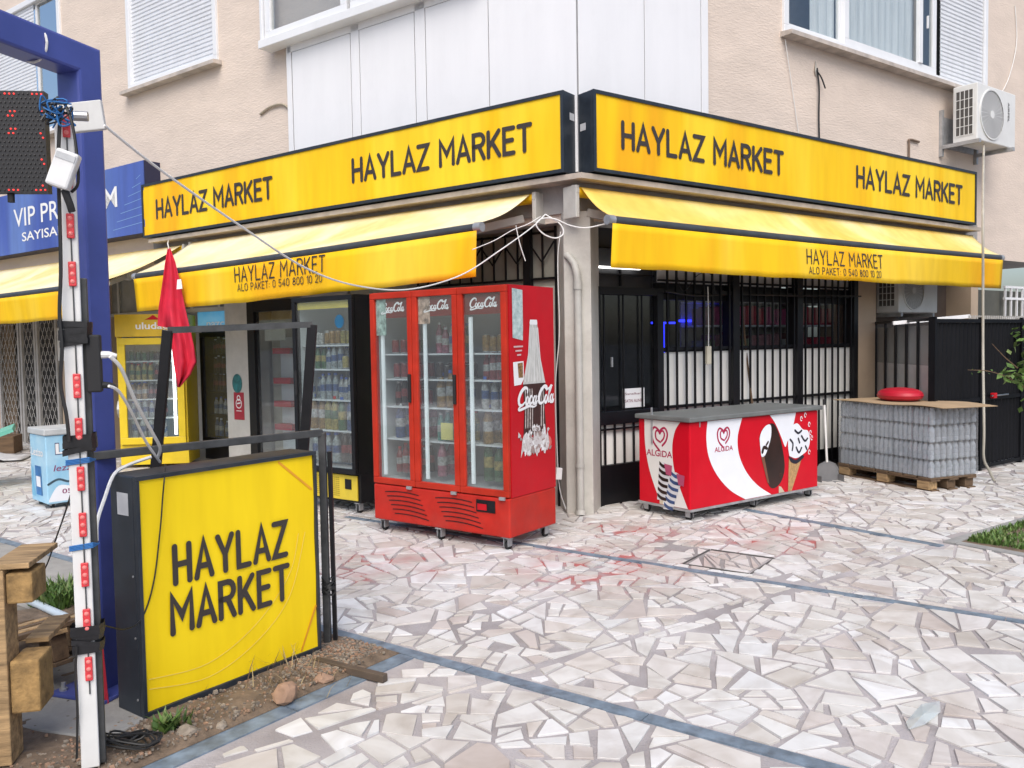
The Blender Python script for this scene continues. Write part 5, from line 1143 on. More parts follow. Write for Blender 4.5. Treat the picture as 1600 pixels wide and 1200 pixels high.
for x in (.05, .8): MB().box(x, x + .04, -.46, 0, -.03, .015).build('arm', GALV, b2)
# drain hose from the upper unit to the ground
hp = [rf(6.30, -.52), rf(6.30, -.54), rf(6.28, -.58), rf(6.24, -.62)]
hz = [(rf(6.30, -.45), 3.86), (rf(6.30, -.47), 3.7), (rf(6.30, -.62), 3.0), (rf(6.29, -.68), 2.5), (rf(6.27, -.72), 1.2)]
# foot on the paving in front of the gate
foot = gp(1553, 752); knee = at(1537, 715, foot.y - .02)
top = rf(6.30, -.50); top.z = 3.9
hpts = [top, at(1536, 330, 8.95), at(1536, 450, 8.85), at(1536, 560, 8.8), knee + Vector((0, 0, .3)), knee, (knee + foot) / 2, foot + Vector((0, 0, .008))]
MB().tube(spline(hpts, 5), .013, 8).build('drain_hose', mat('beige_hose', (.46, .43, .36), .6, vary=.15, dirt=.2), smooth=True, label='beige drain hose hanging from the upper air conditioner to the ground', cat='hose')

# ================================================================ YARD GATE AT THE RIGHT
GB = mat('gate_black', (.004, .0045, .007), .6, vary=.3, spec=.2)
gt = thing('yard_gate', 'black corrugated metal yard gate behind the water pallet', 'gate', MR @ T(3.75, -1.2))
for k in range(4):
    x0 = k * .98; mb = MB(); n = 22; V = []
    for i in range(n + 1):
        x = x0 + .96 * i / n; y = .012 if (i // 1) % 2 else -.012
        V += [(x - .008, y, .07), (x - .008, y, 1.64), (x + .008, y, .07), (x + .008, y, 1.64)]
    m_ = len(V) // 2
    mb.add(V, [(2 * i, 2 * i + 2, 2 * i + 3, 2 * i + 1) for i in range(m_ - 1)]); mb.build('gate_panel', GB, gt)
    for z in (.03, .78, 1.64): MB().box(x0, x0 + .97, -.03, -.013, z, z + .04).build('gate_rail', GB, gt)
    MB().box(x0 - .02, x0 + .02, -.035, .035, 0, 1.7).build('gate_post', GB, gt)
sp = MB()
for i in range(60): x = .75 + i * .045; sp.box(x, x + .018, -.004, .004, 1.68, 1.72)
sp.build('spike_strip', WG, gt)
MB().tube([(1.15, -.06, .83), (1.55, -.06, .83)], .01, 8).build('bolt', METAL, gt); MB().box(1.19, 1.26, -.075, -.03, .80, .86).build('padlock', RED, gt, bevel=.006)
pf0, pf1 = rf(4.79, -NG), rf(3.76, -1.17); d_ = pf1 - pf0
fm_ = basis(d_.normalized(), Vector((-d_.y, d_.x, 0)).normalized(), pf0); FLn = d_.length
fn = thing('barred_fence', 'black barred screen of pale and brown boards beside the beige pillar', 'fence', fm_)
for (za, zb, c) in ((.0, .78, (.14, .105, .09)), (.78, 1.2, (.58, .58, .58)), (1.2, 1.62, (.34, .36, .36))): MB().box(0, FLn, .02, .03, za, zb - .004).build('board', mat('fence_board_%d' % int(za * 10), c, .5, vary=.2, scale=2, dirt=.2), fn)
for i in range(6): x = FLn * i / 5; MB().box(max(0, x - .012), x + .012, -.012, .012, 0, 1.66).build('bar', BLACK, fn)
MB().box(0, FLn, -.015, .015, 1.66, 1.69).build('top_rail', BLACK, fn)
tubef = MB(); pA, pB = at(1395, 505, 9.3), at(1515, 494, 9.3); tubef.bar(pA, pB, .03, .04); tubef.build('lamp_batten', WPR, label='white lamp batten lying along the top of the barred screen', cat='batten')
# beyond the gate
wr = thing('white_railing', 'white metal railing far beyond the gate at the right edge', 'railing', MR @ T(10.75, 1.2))
for z in (1.78, 2.12, 2.32): MB().box(0, 3, -.02, .02, z, z + .04).build('rail', WPR, wr)
for i in range(14): MB().box(.02 + i * .22, .05 + i * .22, -.015, .015, 1.4, 2.32).build('bar', WPR, wr)
MB().box(-1.2, 4.4, .1, .3, 0, 2.28).build('garden_wall', mat('far_wall', (.12, .12, .10), .9), M=MR @ T(9.9, 1.2), label='dark garden wall below the white railing', cat='wall')
def leafy(name, label, pts, n, size, seed, spread, mats=GR):
    t = thing(name, label, 'plant', Matrix.Translation(pts[0])); r = random.Random(seed); o = pts[0]
    q = [p - o for p in pts]; MB().tube(spline(q, 5), [.006 - .004 * i / (5 * (len(q) - 1)) for i in range(5 * (len(q) - 1) + 1)], 5).build('stem', WOODD, t); mb = MB(); sp_ = spline(q, 8)
    for _ in range(n):
        p = sp_[int(len(sp_) * (r.random() ** .8) * .999)] + Vector((r.gauss(0, spread), r.gauss(0, spread), r.gauss(0, spread))); a = Vector((r.gauss(0, 1), r.gauss(0, 1), r.gauss(0, .7))).normalized(); b = a.cross(Vector((r.gauss(0, 1), r.gauss(0, 1), 1))).normalized(); s = size * r.uniform(.6, 1.3)
        mb.add([p, p + a * s * .5 + b * s * .28, p + a * s, p + a * s * .5 - b * s * .28], [(0, 1, 2, 3)], r.randrange(len(mats)))
    mb.build('leaves', mats, t); return t
Yb = 6.6
leafy('shrub_branch', 'leafy green branch reaching in front of the black gate from the right edge', [at(1660, 640, Yb), at(1600, 590, Yb), at(1585, 588, Yb), at(1570, 580, Yb)], 60, .075, 5, .03)
leafy('bare_twig', 'thin twig with tiny leaves in front of the black gate', [at(1600, 605, Yb), at(1575, 590, Yb), at(1545, 580, Yb), at(1512, 578, Yb)], 26, .022, 6, .012)
leafy('bare_twig', 'thin twig sticking up left from the branch at the right edge', [at(1590, 575, Yb), at(1570, 558, Yb), at(1550, 537, Yb)], 4, .02, 7, .006)
leafy('shrub', 'green shrub at the right edge beyond the gate top', [at(1640, 640, 9.6), at(1615, 560, 9.6), at(1605, 520, 9.6)], 160, .10, 8, .10)
#@@NEAR
# ================================================================ NEAR LEFT: LIGHT BOX, POSTS, CABLES
bxm = basis(-nL, uL, C0 + uL * -.76 + nL * 4.60)
bx_ = thing('light_box_sign', 'freestanding yellow light box sign reading HAYLAZ MARKET on the soil bed', 'sign', bxm)
BW, BD, B0, B1 = .915, .185, .02, 1.0; e = .022
MB().box(0, BW, .012, BD, B0, B1).build('case', DARK, bx_, bevel=.006)
for (a, b, c, d) in ((0, BW, B0, B0 + .03), (0, BW, B1 - .018, B1), (0, .016, B0 + .03, B1 - .018), (BW - .016, BW, B0 + .03, B1 - .018)): MB().box(a, b, -.010, .012, c, d).build('frame_bar', DARK, bx_, bevel=.002)
n = 16; V = [(.016 + (BW - .032) * i / n, .002 + .002 * math.sin(i * .7 + j), B0 + .03 + (B1 - B0 - .048) * j / n) for j in range(n + 1) for i in range(n + 1)]
MB().add(V, [(j * (n + 1) + i, j * (n + 1) + i + 1, (j + 1) * (n + 1) + i + 1, (j + 1) * (n + 1) + i) for j in range(n) for i in range(n)]).build('banner', YELB, bx_, smooth='all')
lettering('lettering', 'HAYLAZ', .160, .722, .540, .150, .0255, -.004, INK, bx_, .26); lettering('lettering', 'MARKET', .140, .728, .336, .150, .0255, -.004, INK, bx_, .24)
sw_ = MB()
for k in (0, 2): sw_.ribbon(s2([(.03, .14 + .02 * k), (.3, .10 + .03 * k), (.55, .18 + .04 * k), (.74, .34 + .05 * k), (.84 - .02 * k, .62)], 8), .0035, -.0012)
sw_.build('print_lines', mat('print_pale_yellow', (.93, .72, .12), .45), bx_)
for q_ in ([(.70, .97), (.885, .82)], [(.80, .06), (.893, .25)]): MB().ribbon(q_, .011, -.0014).build('print_orange_line', mat('print_orange', (.82, .36, .02), .45), bx_)
MB().box(-.0015, .0, .05, .13, .84, .93).build('rating_label', STK, bx_)
for z in (.1, .35, .6): MB().lathe([(0, 0), (.005, 0), (.005, .003), (0, .003)], 8, T(-.001, .03, z) @ Matrix.Rotation(-math.pi / 2, 4, 'Y')).build('rivet', GALV, bx_)
# support frame of square tube
STEEL = mat('dark_steel_tube', (.075, .078, .08), .5, .3, vary=.3, scale=12, dirt=.35)
def lp(s, n_, z): q = C0 + uL * s + nL * n_; q.z = z; return q
P1 = at(503, 676, 4.12); P2 = at(140, 713, 3.52)
sf = thing('support_frame', 'dark square-tube frame behind and beside the yellow light box', 'frame', Matrix.Translation((P1.x, P1.y, 0)))
o_ = Vector((P1.x, P1.y, 0))
MB().bar(P1 - o_, P2 - o_, .03, .034).build('rail', STEEL, sf, bevel=.003); MB().bar((0, 0, 0), P1 - o_, .034, .034).build('post', STEEL, sf, bevel=.003)
MB().bar((.035, .02, 0), (.03, .02, .98), .02, .02).build('post', BLACK, sf)
mb = MB(); r_ = random.Random(2)
for k in range(12): a = r_.uniform(0, 3); z = .28 + r_.uniform(0, .07); mb.tube([(math.cos(a + q) * .03 + .01, math.sin(a + q) * .03, z + .012 * math.sin(q * 2)) for q in [i * .5 for i in range(14)]], .003, 4)
mb.build('wire_tie', WIRE_B, sf)
# old leaning frame behind the light box
q0, q1, q2, q3 = at(262, 516, 4.75), at(488, 507, 5.0), at(240, 770, 4.75), at(470, 780, 5.0)
def ground_pt(a, b): t = a.z / (a.z - b.z); return a + (b - a) * t
l0, l1 = ground_pt(q0, q2), ground_pt(q1, q3); o_ = Vector((l0.x, l0.y, 0))
of = thing('leaning_frame', 'black steel frame standing behind the yellow light box', 'frame', Matrix.Translation(o_))
MB().bar(q0 - o_, q1 - o_, .024, .036).build('rail', STEEL, of); MB().bar(l0 - o_, q0 - o_, .055, .03).build('leg', BLACK, of, bevel=.003); MB().bar(l1 - o_, q1 - o_, .055, .03).build('leg', BLACK, of, bevel=.003)
# blue gantry
bo = Vector((-1.80, 3.6, 0)); bdir = Vector((-.325, -.946, 0)).normalized(); side_ = Vector((-bdir.y, bdir.x, 0))
gn = thing('blue_gantry', 'blue steel gantry post with a mitred beam crossing the top left corner', 'gantry', basis(bdir, side_, bo))
h_ = .062; zt_ = 2.775
def sq(x, z=None, d=0): return None
mb = MB()
mb.add([(-h_, -h_, 0), (h_, -h_, 0), (h_, h_, 0), (-h_, h_, 0), (-h_, -h_, zt_), (h_, -h_, zt_ - 2 * h_), (h_, h_, zt_ - 2 * h_), (-h_, h_, zt_)], [(0, 1, 5, 4), (1, 2, 6, 5), (2, 3, 7, 6), (3, 0, 4, 7)]); mb.build('post', BLUE, gn, bevel=.012)
mb = MB(); Lb = 2.8
mb.add([(-h_, -h_, zt_), (h_, -h_, zt_ - 2 * h_), (h_, h_, zt_ - 2 * h_), (-h_, h_, zt_), (Lb, -h_, zt_), (Lb, -h_, zt_ - 2 * h_), (Lb, h_, zt_ - 2 * h_), (Lb, h_, zt_)], [(0, 1, 5, 4), (1, 2, 6, 5), (2, 3, 7, 6), (3, 0, 4, 7), (4, 5, 6, 7)]); mb.build('beam', BLUE, gn, bevel=.012)
MB().box(Lb - .13, Lb, -h_, h_, 0, zt_ - 2 * h_ - .001).build('post', BLUE, gn, bevel=.012)
pt = MB().box(-.15, .15, -.15, .15, .035, .05).build('base_plate', BLUE, gn, bevel=.003)
for x, y in ((.11, .11), (.11, -.11), (-.11, .11), (-.11, -.11)): MB().lathe([(.017, .05), (.017, .06), (.009, .06), (.009, .085), (0, .085)], 8, T(x, y, 0)).build('bolt', GALV, pt)
MB().add([(.063, -.003, .05), (.14, -.003, .05), (.063, -.003, .2), (.063, .003, .05), (.14, .003, .05), (.063, .003, .2)], [(0, 1, 2), (3, 5, 4), (1, 4, 5, 2), (0, 2, 5, 3), (0, 3, 4, 1)]).build('gusset', BLUE, gn)
MB().tube([(.22 + .07 * 0, h_ * 1.12 * math.cos(a), zt_ - h_ + h_ * 1.12 * math.sin(a)) for a in [i * math.tau / 16 for i in range(17)]], .005, 6).build('cable_tie', WIRE_W, gn)
MB().tube([(h_ * 1.15 * math.cos(a), h_ * 1.15 * math.sin(a), 1.06) for a in [i * math.tau / 16 for i in range(17)]], .004, 6).build('cable_tie', WIRE_W, gn)
cf_ = MB().box(-.35, .40, -.45, .40, 0, .034).build('concrete_footing', CONC, M=basis(bdir, side_, bo), bevel=.01, label='rough concrete footing under the blue gantry post', cat='footing')
# white conduit post with red LED modules
wpx = Vector((-1.510, 2.905, 0)); yaw = math.atan2(-wpx.x, wpx.y) * .55
wm = Matrix.Translation(wpx) @ Matrix.Rotation(-math.atan2(wpx.x, wpx.y) * .8, 4, 'Z')
wpst = thing('conduit_post', 'white plastic conduit post with red LED modules at the left edge', 'post', wm)
MB().box(-.029, .029, -.02, .0, .034, 2.335).build('conduit', mat('conduit_white', (.72, .72, .70), .45, vary=.08, dirt=.2), wpst, bevel=.004)
MB().box(.022, .048, .004, .034, .034, 1.75).build('steel_post', STEEL, wpst, bevel=.003)
LEDR = mat('led_module_red', (.72, .05, .06), .4, vary=.2, scale=60); LEDL = mat('led_lens', (.85, .22, .20), .25)
inv = wm.inverted()
for (px, py) in ((108, 195), (112, 275), (112, 353), (115, 428), (122, 603), (124, 672), (126, 748), (128, 820), (130, 898), (135, 970), (138, 1045)):
    zc = at(px, py, 2.885).z; md = MB().box(-.004, .020, -.030, -.0205, zc - .042, zc + .042).build('led_module', LEDR, wpst, bevel=.003)
    for k in (-1, 0, 1): MB().lathe([(0, .004), (.006, .002), (.008, 0)], 8, T(.008, -.0301, zc + k * .026) @ Matrix.Rotation(math.pi / 2, 4, 'X')).build('lens', LEDL, md)
MB().tube([(.008, -.0235, z) for z in (.3, 2.3)], .0025, 5).build('module_wire', STEEL, wpst)
TAPE = mat('black_tape', (.014, .014, .016), .35, vary=.3, scale=40)
for py0, py1, sd_ in ((505, 540, 1), (684, 708, 2), (982, 1022, 3)):
    za, zb = at(120, py1, 2.88).z, at(120, py0, 2.88).z; tp = MB(); r = random.Random(sd_); n = max(5, int((zb - za) / .012))
    for i in range(n):
        z = za + (zb - za) * i / n; g_ = .006 + r.uniform(0, .006); s = r.uniform(-.012, .012)
        ring = [(-.033 - g_, -.02 - g_), (.036 + g_, -.02 - g_), (.048 + g_, .0), (.048 + g_, .034 + g_), (.0, .034 + g_), (-.033 - g_, .022 + g_)]
        V = [(x, y, z + s * (x / .05) + (0, .02)[j]) for j in (0, 1) for x, y in ring]; tp.add(V, [(k, (k + 1) % 6, 6 + (k + 1) % 6, 6 + k) for k in range(6)])
    tp.build('tape_wrap', TAPE, wpst)
BST = mat('blue_string', (.03, .16, .42), .7)
for py in (726, 860): 
    z = at(120, py, 2.88).z; s_ = MB()
    for k in range(4): s_.tube([(-.036, -.024, z + k * .005), (.036, -.024, z + k * .005 + .006), (.052, .01, z + .01), (.052, .037, z + .008), (-.036, .03, z + .003), (-.036, -.024, z + k * .005)], .0025, 4)
    s_.build('string_tie', BST, wpst)
s_ = MB(); r = random.Random(8); c_ = at(88, 175, 2.83); c_ = inv @ c_
for k in range(10):
    p = [c_ + Vector((r.uniform(-.05, .05), r.uniform(-.02, .02), r.uniform(-.05, .05))) for _ in range(5)]; s_.tube(spline(p, 5), .003, 4, k % 3 == 0)
s_.build('string_knot', [BST, WIRE_B], wpst)
# matrix display
dm = Matrix.Translation(at(75, 301, 2.93)) @ Matrix.Rotation(math.radians(6), 4, 'Z')
dp_ = thing('led_display', 'black LED matrix display with red dots cut by the left edge', 'display', dm); DW, DH = .60, .345
MB().box(-DW, 0, .0, .035, 0, DH).build('panel', mat('display_black', (.012, .012, .014), .5), dp_)
d1 = MB(); d2 = MB(); nx, nz = 40, 23
for i in range(nx):
    for j in range(nz):
        x, z = -.008 - i * .0148 - (.0074 if j % 2 else 0), .009 + j * .0148; lit = (j == 0 or j == nz - 1) and (i // 3) % 2 == 0 or (i == 0 and (j // 2) % 3 == 0) or ((i in (6, 7, 10, 11)) and j in (13, 14, 17, 18))
        (d2 if lit else d1).lathe([(.0033, 0), (.0025, .003), (0, .0035)], 6, T(x, -.0005, z) @ Matrix.Rotation(math.pi / 2, 4, 'X'))
tag(d1.build('led_dots', mat('led_off', (.035, .032, .03), .3), dp_), kind='stuff'); tag(d2.build('lit_led_dots', mat('led_on', (1, .04, .03), .4, emit=.9), dp_), kind='stuff')
MB().tube([(-.02, .04, DH * .8), (.12, .06, DH * .8)], .017, 10).build('mounting_arm', GALV, dp_)
MB().lathe([(0, 0), (.012, 0), (.012, .03), (0, .03)], 8, T(-.13, .02, -.03)).build('cable_gland', RUBBER, dp_)
# white mounting board, power boxes, plugs
def facing(px, py, Y, rz=0, roll=0): return Matrix.Translation(at(px, py, Y)) @ Matrix.Rotation(rz, 4, 'Z') @ Matrix.Rotation(roll, 4, 'Y')
MB().box(-.075, .075, -.012, .012, -.055, .055).build('mounting_board', mat('dirty_white', (.66, .66, .64), .5, dirt=.2), M=facing(130, 183, 3.2, .1, -.12), bevel=.004, label='white plastic board joining the white conduit post to the blue post', cat='board')
pb_ = thing('power_adapter', 'white power adapter hanging beside the black LED display', 'adapter', facing(99, 265, 2.80, .2, .35))
MB().box(-.036, .036, -.02, .025, -.062, .062).build('housing', mat('adapter_white', (.74, .74, .73), .4), pb_, bevel=.008); MB().box(-.03, .03, -.022, -.0203, .03, .05).build('recess', GALV, pb_)
MB().tube([(.02, .01, -.062), (.05, .01, -.10), (.06, .02, -.12)], .012, 8).build('strain_relief', RUBBER, pb_, smooth=True)
ps = thing('socket_block', 'black socket block taped to the white conduit post', 'socket', facing(146, 568, 2.93, .35, 0))
MB().box(-.022, .026, -.02, .03, -.10, .10).build('housing', RUBBER, ps, bevel=.006)
MB().tube([(.026, -.005, .03), (.05, -.005, .03), (.075, -.005, .025)], [.013, .012, .007], 8).build('white_plug', WIRE_W, ps, smooth=True); MB().tube([(.026, -.005, -.075), (.05, -.005, -.078), (.07, -.005, -.082)], [.012, .011, .006], 8).build('black_plug', RUBBER, ps, smooth=True)
def cable(label, pts, r, m, cat='cable', n=7, name='cable'):
    return MB().tube(spline([at(*p) for p in pts], n), r, 6).build(name, m, smooth=True, label=label, cat=cat)
cable('thick white cable curving from the white plug down to the light box', [(172, 557, 2.91), (190, 577, 2.96), (212, 628, 3.1), (238, 676, 3.3), (250, 700, 3.45), (246, 716, 3.52)], .0065, WIRE_W)
cable('white cable running from the black plug down behind the light box', [(170, 603, 2.91), (186, 612, 2.96), (206, 645, 3.1), (228, 690, 3.3), (250, 722, 3.48)], .0055, WIRE_W)
cable('white cable drooping from the light box top towards the conduit post', [(236, 714, 3.5), (200, 727, 3.42), (178, 742, 3.35), (163, 780, 3.2), (152, 815, 3.12), (151, 845, 3.1)], .007, WIRE_W)
cable('thin black cable hanging over the face of the yellow light box', [(258, 726, 3.52), (257, 745, 3.37), (254, 780, 3.36), (250, 830, 3.35), (240, 910, 3.33), (222, 965, 3.29), (196, 983, 3.18), (160, 977, 2.97), (143, 978, 2.92)], .003, WIRE_B)
cable('thin black cable dropping to the soil behind the white conduit post', [(120, 742, 3.3), (102, 800, 3.8), (88, 840, 4.2), (75, 878, 4.4), (62, 905, 4.5)], .004, WIRE_B)
cable('wavy black cable taped down the left edge of the white conduit post', [(95, 165, 2.85), (91, 250, 2.85), (93, 330, 2.85), (95, 420, 2.85), (93, 490, 2.85), (97, 540, 2.85), (95, 600, 2.85), (104, 650, 2.85), (108, 690, 2.85)], .006, WIRE_B)
cable('black cable looping from the string knot to the socket tape', [(100, 160, 2.84), (112, 190, 2.83), (120, 240, 2.83), (122, 285, 2.83), (112, 300, 2.84)], .005, WIRE_B)
cable('black cable hanging down beside the lower conduit post', [(120, 1010, 2.86), (118, 1060, 2.86), (121, 1110, 2.86), (120, 1185, 2.87)], .004, WIRE_B)
mb = MB(); r = random.Random(21); o_ = gp(200, 1165, .04)
for k in range(9):
    c = o_ + Vector((r.uniform(-.03, .05), r.uniform(-.03, .03), .01 + k * .003)); a0 = r.uniform(0, 6); rx, ry = r.uniform(.05, .11), r.uniform(.025, .05)
    mb.tube([(c.x + rx * math.cos(a0 + q), c.y + ry * math.sin(a0 + q), c.z + .012 * math.sin(2 * q)) for q in [i * .42 for i in range(17)]], .004, 5)
mb.build('cable_coil', WIRE_B, label='black coil of cable on the ground at the foot of the light box', cat='cable')
cable('long white cable sagging from the conduit post across the left awning to the corner', [(163, 196, 3.15), (250, 265, 3.45), (380, 356, 4.0), (480, 420, 4.55), (560, 447, 5.1), (640, 452, 5.6), (720, 430, 6.1), (780, 392, 6.5), (830, 356, 6.85), (852, 335, 7.0)], .0052, WIRE_W, n=10)
cable('white cable loop hung at the building corner', [(852, 335, 7.0), (875, 350, 6.98), (880, 365, 6.97), (868, 372, 6.96), (850, 366, 6.95), (838, 352, 6.95), (846, 342, 6.96), (866, 342, 6.97), (890, 352, 6.98), (915, 356, 6.98), (945, 350, 6.98)], .006, WIRE_W)
cable('thin white cable running from the corner towards the left awning bar', [(845, 338, 7.0), (825, 350, 6.95), (800, 360, 6.9), (772, 376, 6.85), (738, 390, 6.7)], .004, WIRE_W)
cable('thin white cable hanging above the red fridge', [(806, 352, 6.9), (812, 380, 6.9), (821, 408, 6.9)], .004, WIRE_W)
cable('thin pale cable running down beside the corner column behind the red fridge', [(876, 362, 7.1), (872, 395, 7.1), (872, 440, 7.1), (874, 520, 7.1), (868, 600, 7.1), (870, 690, 7.15), (874, 760, 7.15), (884, 795, 7.2)], .004, WIRE_W)
MB().box(-.03, .03, -.02, .02, -.05, .05).build('socket_box', WIRE_W, M=facing(872, 740, 7.1, .5, .1), bevel=.006, label='white plug hanging behind the red fridge', cat='socket')
cable('thin cord holding a white socket in front of the barred windows', [(1106, 448, 8.35), (1107, 500, 8.35), (1107, 545, 8.35)], .005, WIRE_W)
MB().box(-.028, .028, -.015, .02, -.09, .09).build('hanging_socket', mat('ivory_plastic', (.62, .58, .46), .5), M=facing(1107, 555, 8.33, .5), bevel=.006, label='ivory socket strip hanging from a cord in front of the barred windows', cat='socket')
cable('black cables bundled along the top of the barred windows', [(1040, 455, 8.0), (1090, 462, 8.3), (1150, 460, 8.75), (1240, 462, 9.1), (1300, 462, 9.45), (1345, 463, 9.7)], .010, WIRE_B)
cable('black cable looping under the right awning', [(1055, 420, 8.1), (1068, 455, 8.1), (1090, 430, 8.2), (1110, 428, 8.2), (1118, 460, 8.3)], .004, WIRE_B)
cable('brown stick leaning inside the barred window', [(1160, 480, 8.9), (1165, 540, 8.9), (1176, 636, 8.8)], .010, WOODD, 'stick', name='stick')
def wallw(side_m, pts, label, r, m, name='cable'):
    return MB().tube(spline([side_m @ Vector(p) for p in pts], 6), r, 6).build(name, m, smooth=True, label=label, cat='cable')
wallw(MR, [(3.32, -.135, 4.43), (3.335, -.15, 4.2), (3.345, -.14, 3.9), (3.36, -.14, 3.6)], 'black cable coming out of a hole in the right facade', .009, WIRE_B)
wallw(MR, [(3.30, -.14, 4.40), (3.36, -.16, 4.33), (3.42, -.17, 4.22)], 'short black cable stub beside the hole in the right facade', .008, WIRE_B)
rock('plaster_patch', MR @ Vector((3.32, -.118, 4.43)), .09, CREAM, 3, 'pale plaster patch round the cable hole in the right facade', 'patch', sq=(.7, .12, 1))
bpy.context.view_layer.update()
wallw(MR, [(2.74, -.15, 4.62), (2.86, -.14, 4.2), (3.0, -.14, 3.62)], 'thin pale wire from the window sill down to the right sign', .004, WIRE_W)
wallw(MR, [(7.95, -.135, 6.1), (8.0, -.14, 5.6), (7.8, -.135, 5.1), (7.55, -.13, 4.8)], 'thin wire hanging on the pink wall at the top right', .006, WIRE_W)
wallw(MR, [(5.42, -.14, 3.9), (5.2, -.14, 3.9), (5.19, -.14, 3.84), (5.19, -.14, 3.6)], 'bent brown pipe stub above the right sign', .014, mat('rusty_pipe', (.20, .14, .10), .8))
wallw(ML, [(-4.15, -.135, 4.17), (-3.95, -.14, 4.22), (-3.72, -.14, 4.20), (-3.6, -.14, 4.05), (-3.58, -.14, 3.65)], 'beige cable bent on the pink wall beside the white balcony', .014, mat('beige_cable', (.42, .36, .27), .7))
# red flag hung in front of the left awning
fy = 9.2; ft = at(263, 388, fy)
fl = thing('red_flag', 'limp red flag hanging from a cord in front of the left awning', 'flag', Matrix.Translation(ft))
def fp(px, py, dy=0): return at(px, py, fy + dy) - ft
rows = []
prof = [(388, 262, 266), (410, 258, 274), (440, 254, 281), (480, 248, 289), (509, 246, 296), (512, 262, 297), (540, 268, 303), (565, 271, 307), (585, 274, 298), (605, 277, 281)]
for (py, a, b) in prof:
    rows.append([fp(a + (b - a) * i / 10, py, .05 * math.sin(i * 1.15 + py * .012) * (.3 + (py - 388) / 200)) for i in range(11)])
V = [p for R_ in rows for p in R_]; nr = len(rows)
MB().add(V, [(j * 11 + i, (j + 1) * 11 + i, (j + 1) * 11 + i + 1, j * 11 + i + 1) for j in range(nr - 1) for i in range(10)]).build('cloth', mat('flag_red', (.66, .016, .05), .8, vary=.2, scale=3), fl, smooth='all', solid=.004)
MB().add([fp(277, 437, -.09), fp(283, 436, -.09), fp(285, 451, -.09), fp(276, 452, -.09)], [(0, 1, 2, 3)]).build('white_emblem', WPR, fl, solid=.002)
MB().tube([fp(264, 390), fp(262, 380), at(263, 376, 10.6) - ft], .006, 5).build('cord', WIRE_W, fl)
# ================================================================ PALLETS AND ODDS AT THE LEFT EDGE
gm = Matrix.Translation((-1.815, 2.93, .034)) @ Matrix.Rotation(math.radians(12), 4, 'Z')
sp_ = thing('wooden_pallet', 'weathered wooden pallet standing on edge at the lower left corner', 'pallet', gm)
MB().box(-.028, .016, -.02, .10, 0, .70).build('plank', WOODP, sp_, bevel=.004)
for (x0, x1, z0_, z1_, y1) in ((.018, .105, .575, .685, .14), (.018, .115, .18, .37, .14)): MB().box(x0, x1, -.01, y1, z0_, z1_).build('block', mat('end_grain', (.42, .26, .10), .9, vary=.35, scale=22, bump=.5, bscale=60), sp_, bevel=.008)
for z0_, z1_, y0 in ((.52, .66, -.02), (.40, .47, -.01), (.335, .395, -.015), (.16, .32, -.03), (.0, .11, -.03)): MB().box(-.45, -.03, y0, y0 + .09, z0_, z1_).build('board', WOODP, sp_, bevel=.006)
MB().box(-.03, .10, -.02, .30, .702, .722).build('board', WOODP, sp_, bevel=.003); MB().box(.02, .10, .15, .42, .38, .40).build('board', WOODP, sp_, bevel=.003)
gm2 = Matrix.Translation((-2.30, 3.75, -.10)) @ Matrix.Rotation(math.radians(-32), 4, 'Z') @ Matrix.Rotation(math.radians(-14), 4, 'Y')
lp_ = thing('wooden_pallet', 'dark old pallet lying on the soil behind the standing pallet', 'pallet', gm2)
for i in range(5): MB().box(-.5 + i * .21, -.5 + i * .21 + .13, -.35, .35, .30, .32).build('deck_board', WOODP if i % 2 else WOODD, lp_, bevel=.003)
for y in (-.34, -.03, .27): MB().box(-.5, .48, y, y + .08, .278, .298).build('stringer_board', WOODP, lp_, bevel=.003)
for x in (-.46, -.05, .36):
    for y in (-.33, -.02, .28): MB().box(x, x + .1, y, y + .07, .17, .277).build('block', WOODD, lp_, bevel=.003)
for y in (-.34, -.03, .27): MB().box(-.5, .48, y, y + .08, .15, .168).build('bottom_board', WOODD, lp_, bevel=.003)
MB().tube([gp(45, 938, .045), gp(150, 985, .045)], .022, 10).build('plastic_pipe', mat('pale_blue_pipe', (.52, .60, .66), .4), smooth=True, label='pale blue plastic pipe lying on the soil behind the pallets', cat='pipe')
MB().box(-.02, .02, -.004, .004, 0, .47).build('red_sheet', mat('red_sheet', (.42, .012, .035), .45), M=Matrix.Translation(gp(163, 1112)) @ Matrix.Rotation(.3, 4, 'Z') @ Matrix.Rotation(-.05, 4, 'Y'), label='narrow red sheet standing behind the left side of the light box', cat='sheet')
b0, b1 = gp(520, 1040, .025), gp(602, 1060, .025)
MB().bar(b0 - (b1 - b0) * .35, b1, .035, .035).build('steel_bar', mat('brown_bar', (.14, .105, .08), .6, .3, vary=.3, dirt=.3), bevel=.003, label='rusty square bar lying on the paving edge beside the light box', cat='bar')
fm2 = MB(); P = [gp(1415, 1128, .012), gp(1440, 1100, .02), gp(1468, 1095, .016), gp(1470, 1112, .02), gp(1445, 1132, .014), gp(1420, 1140, .01)]
fm2.add(P + [gp(1443, 1116, .03)], [(i, (i + 1) % 6, 6) for i in range(6)]).build('plastic_scrap', glass('thin_plastic', (.75, .85, .85), 1.5, .35), label='crumpled clear plastic scrap lying on the paving', cat='plastic scrap')
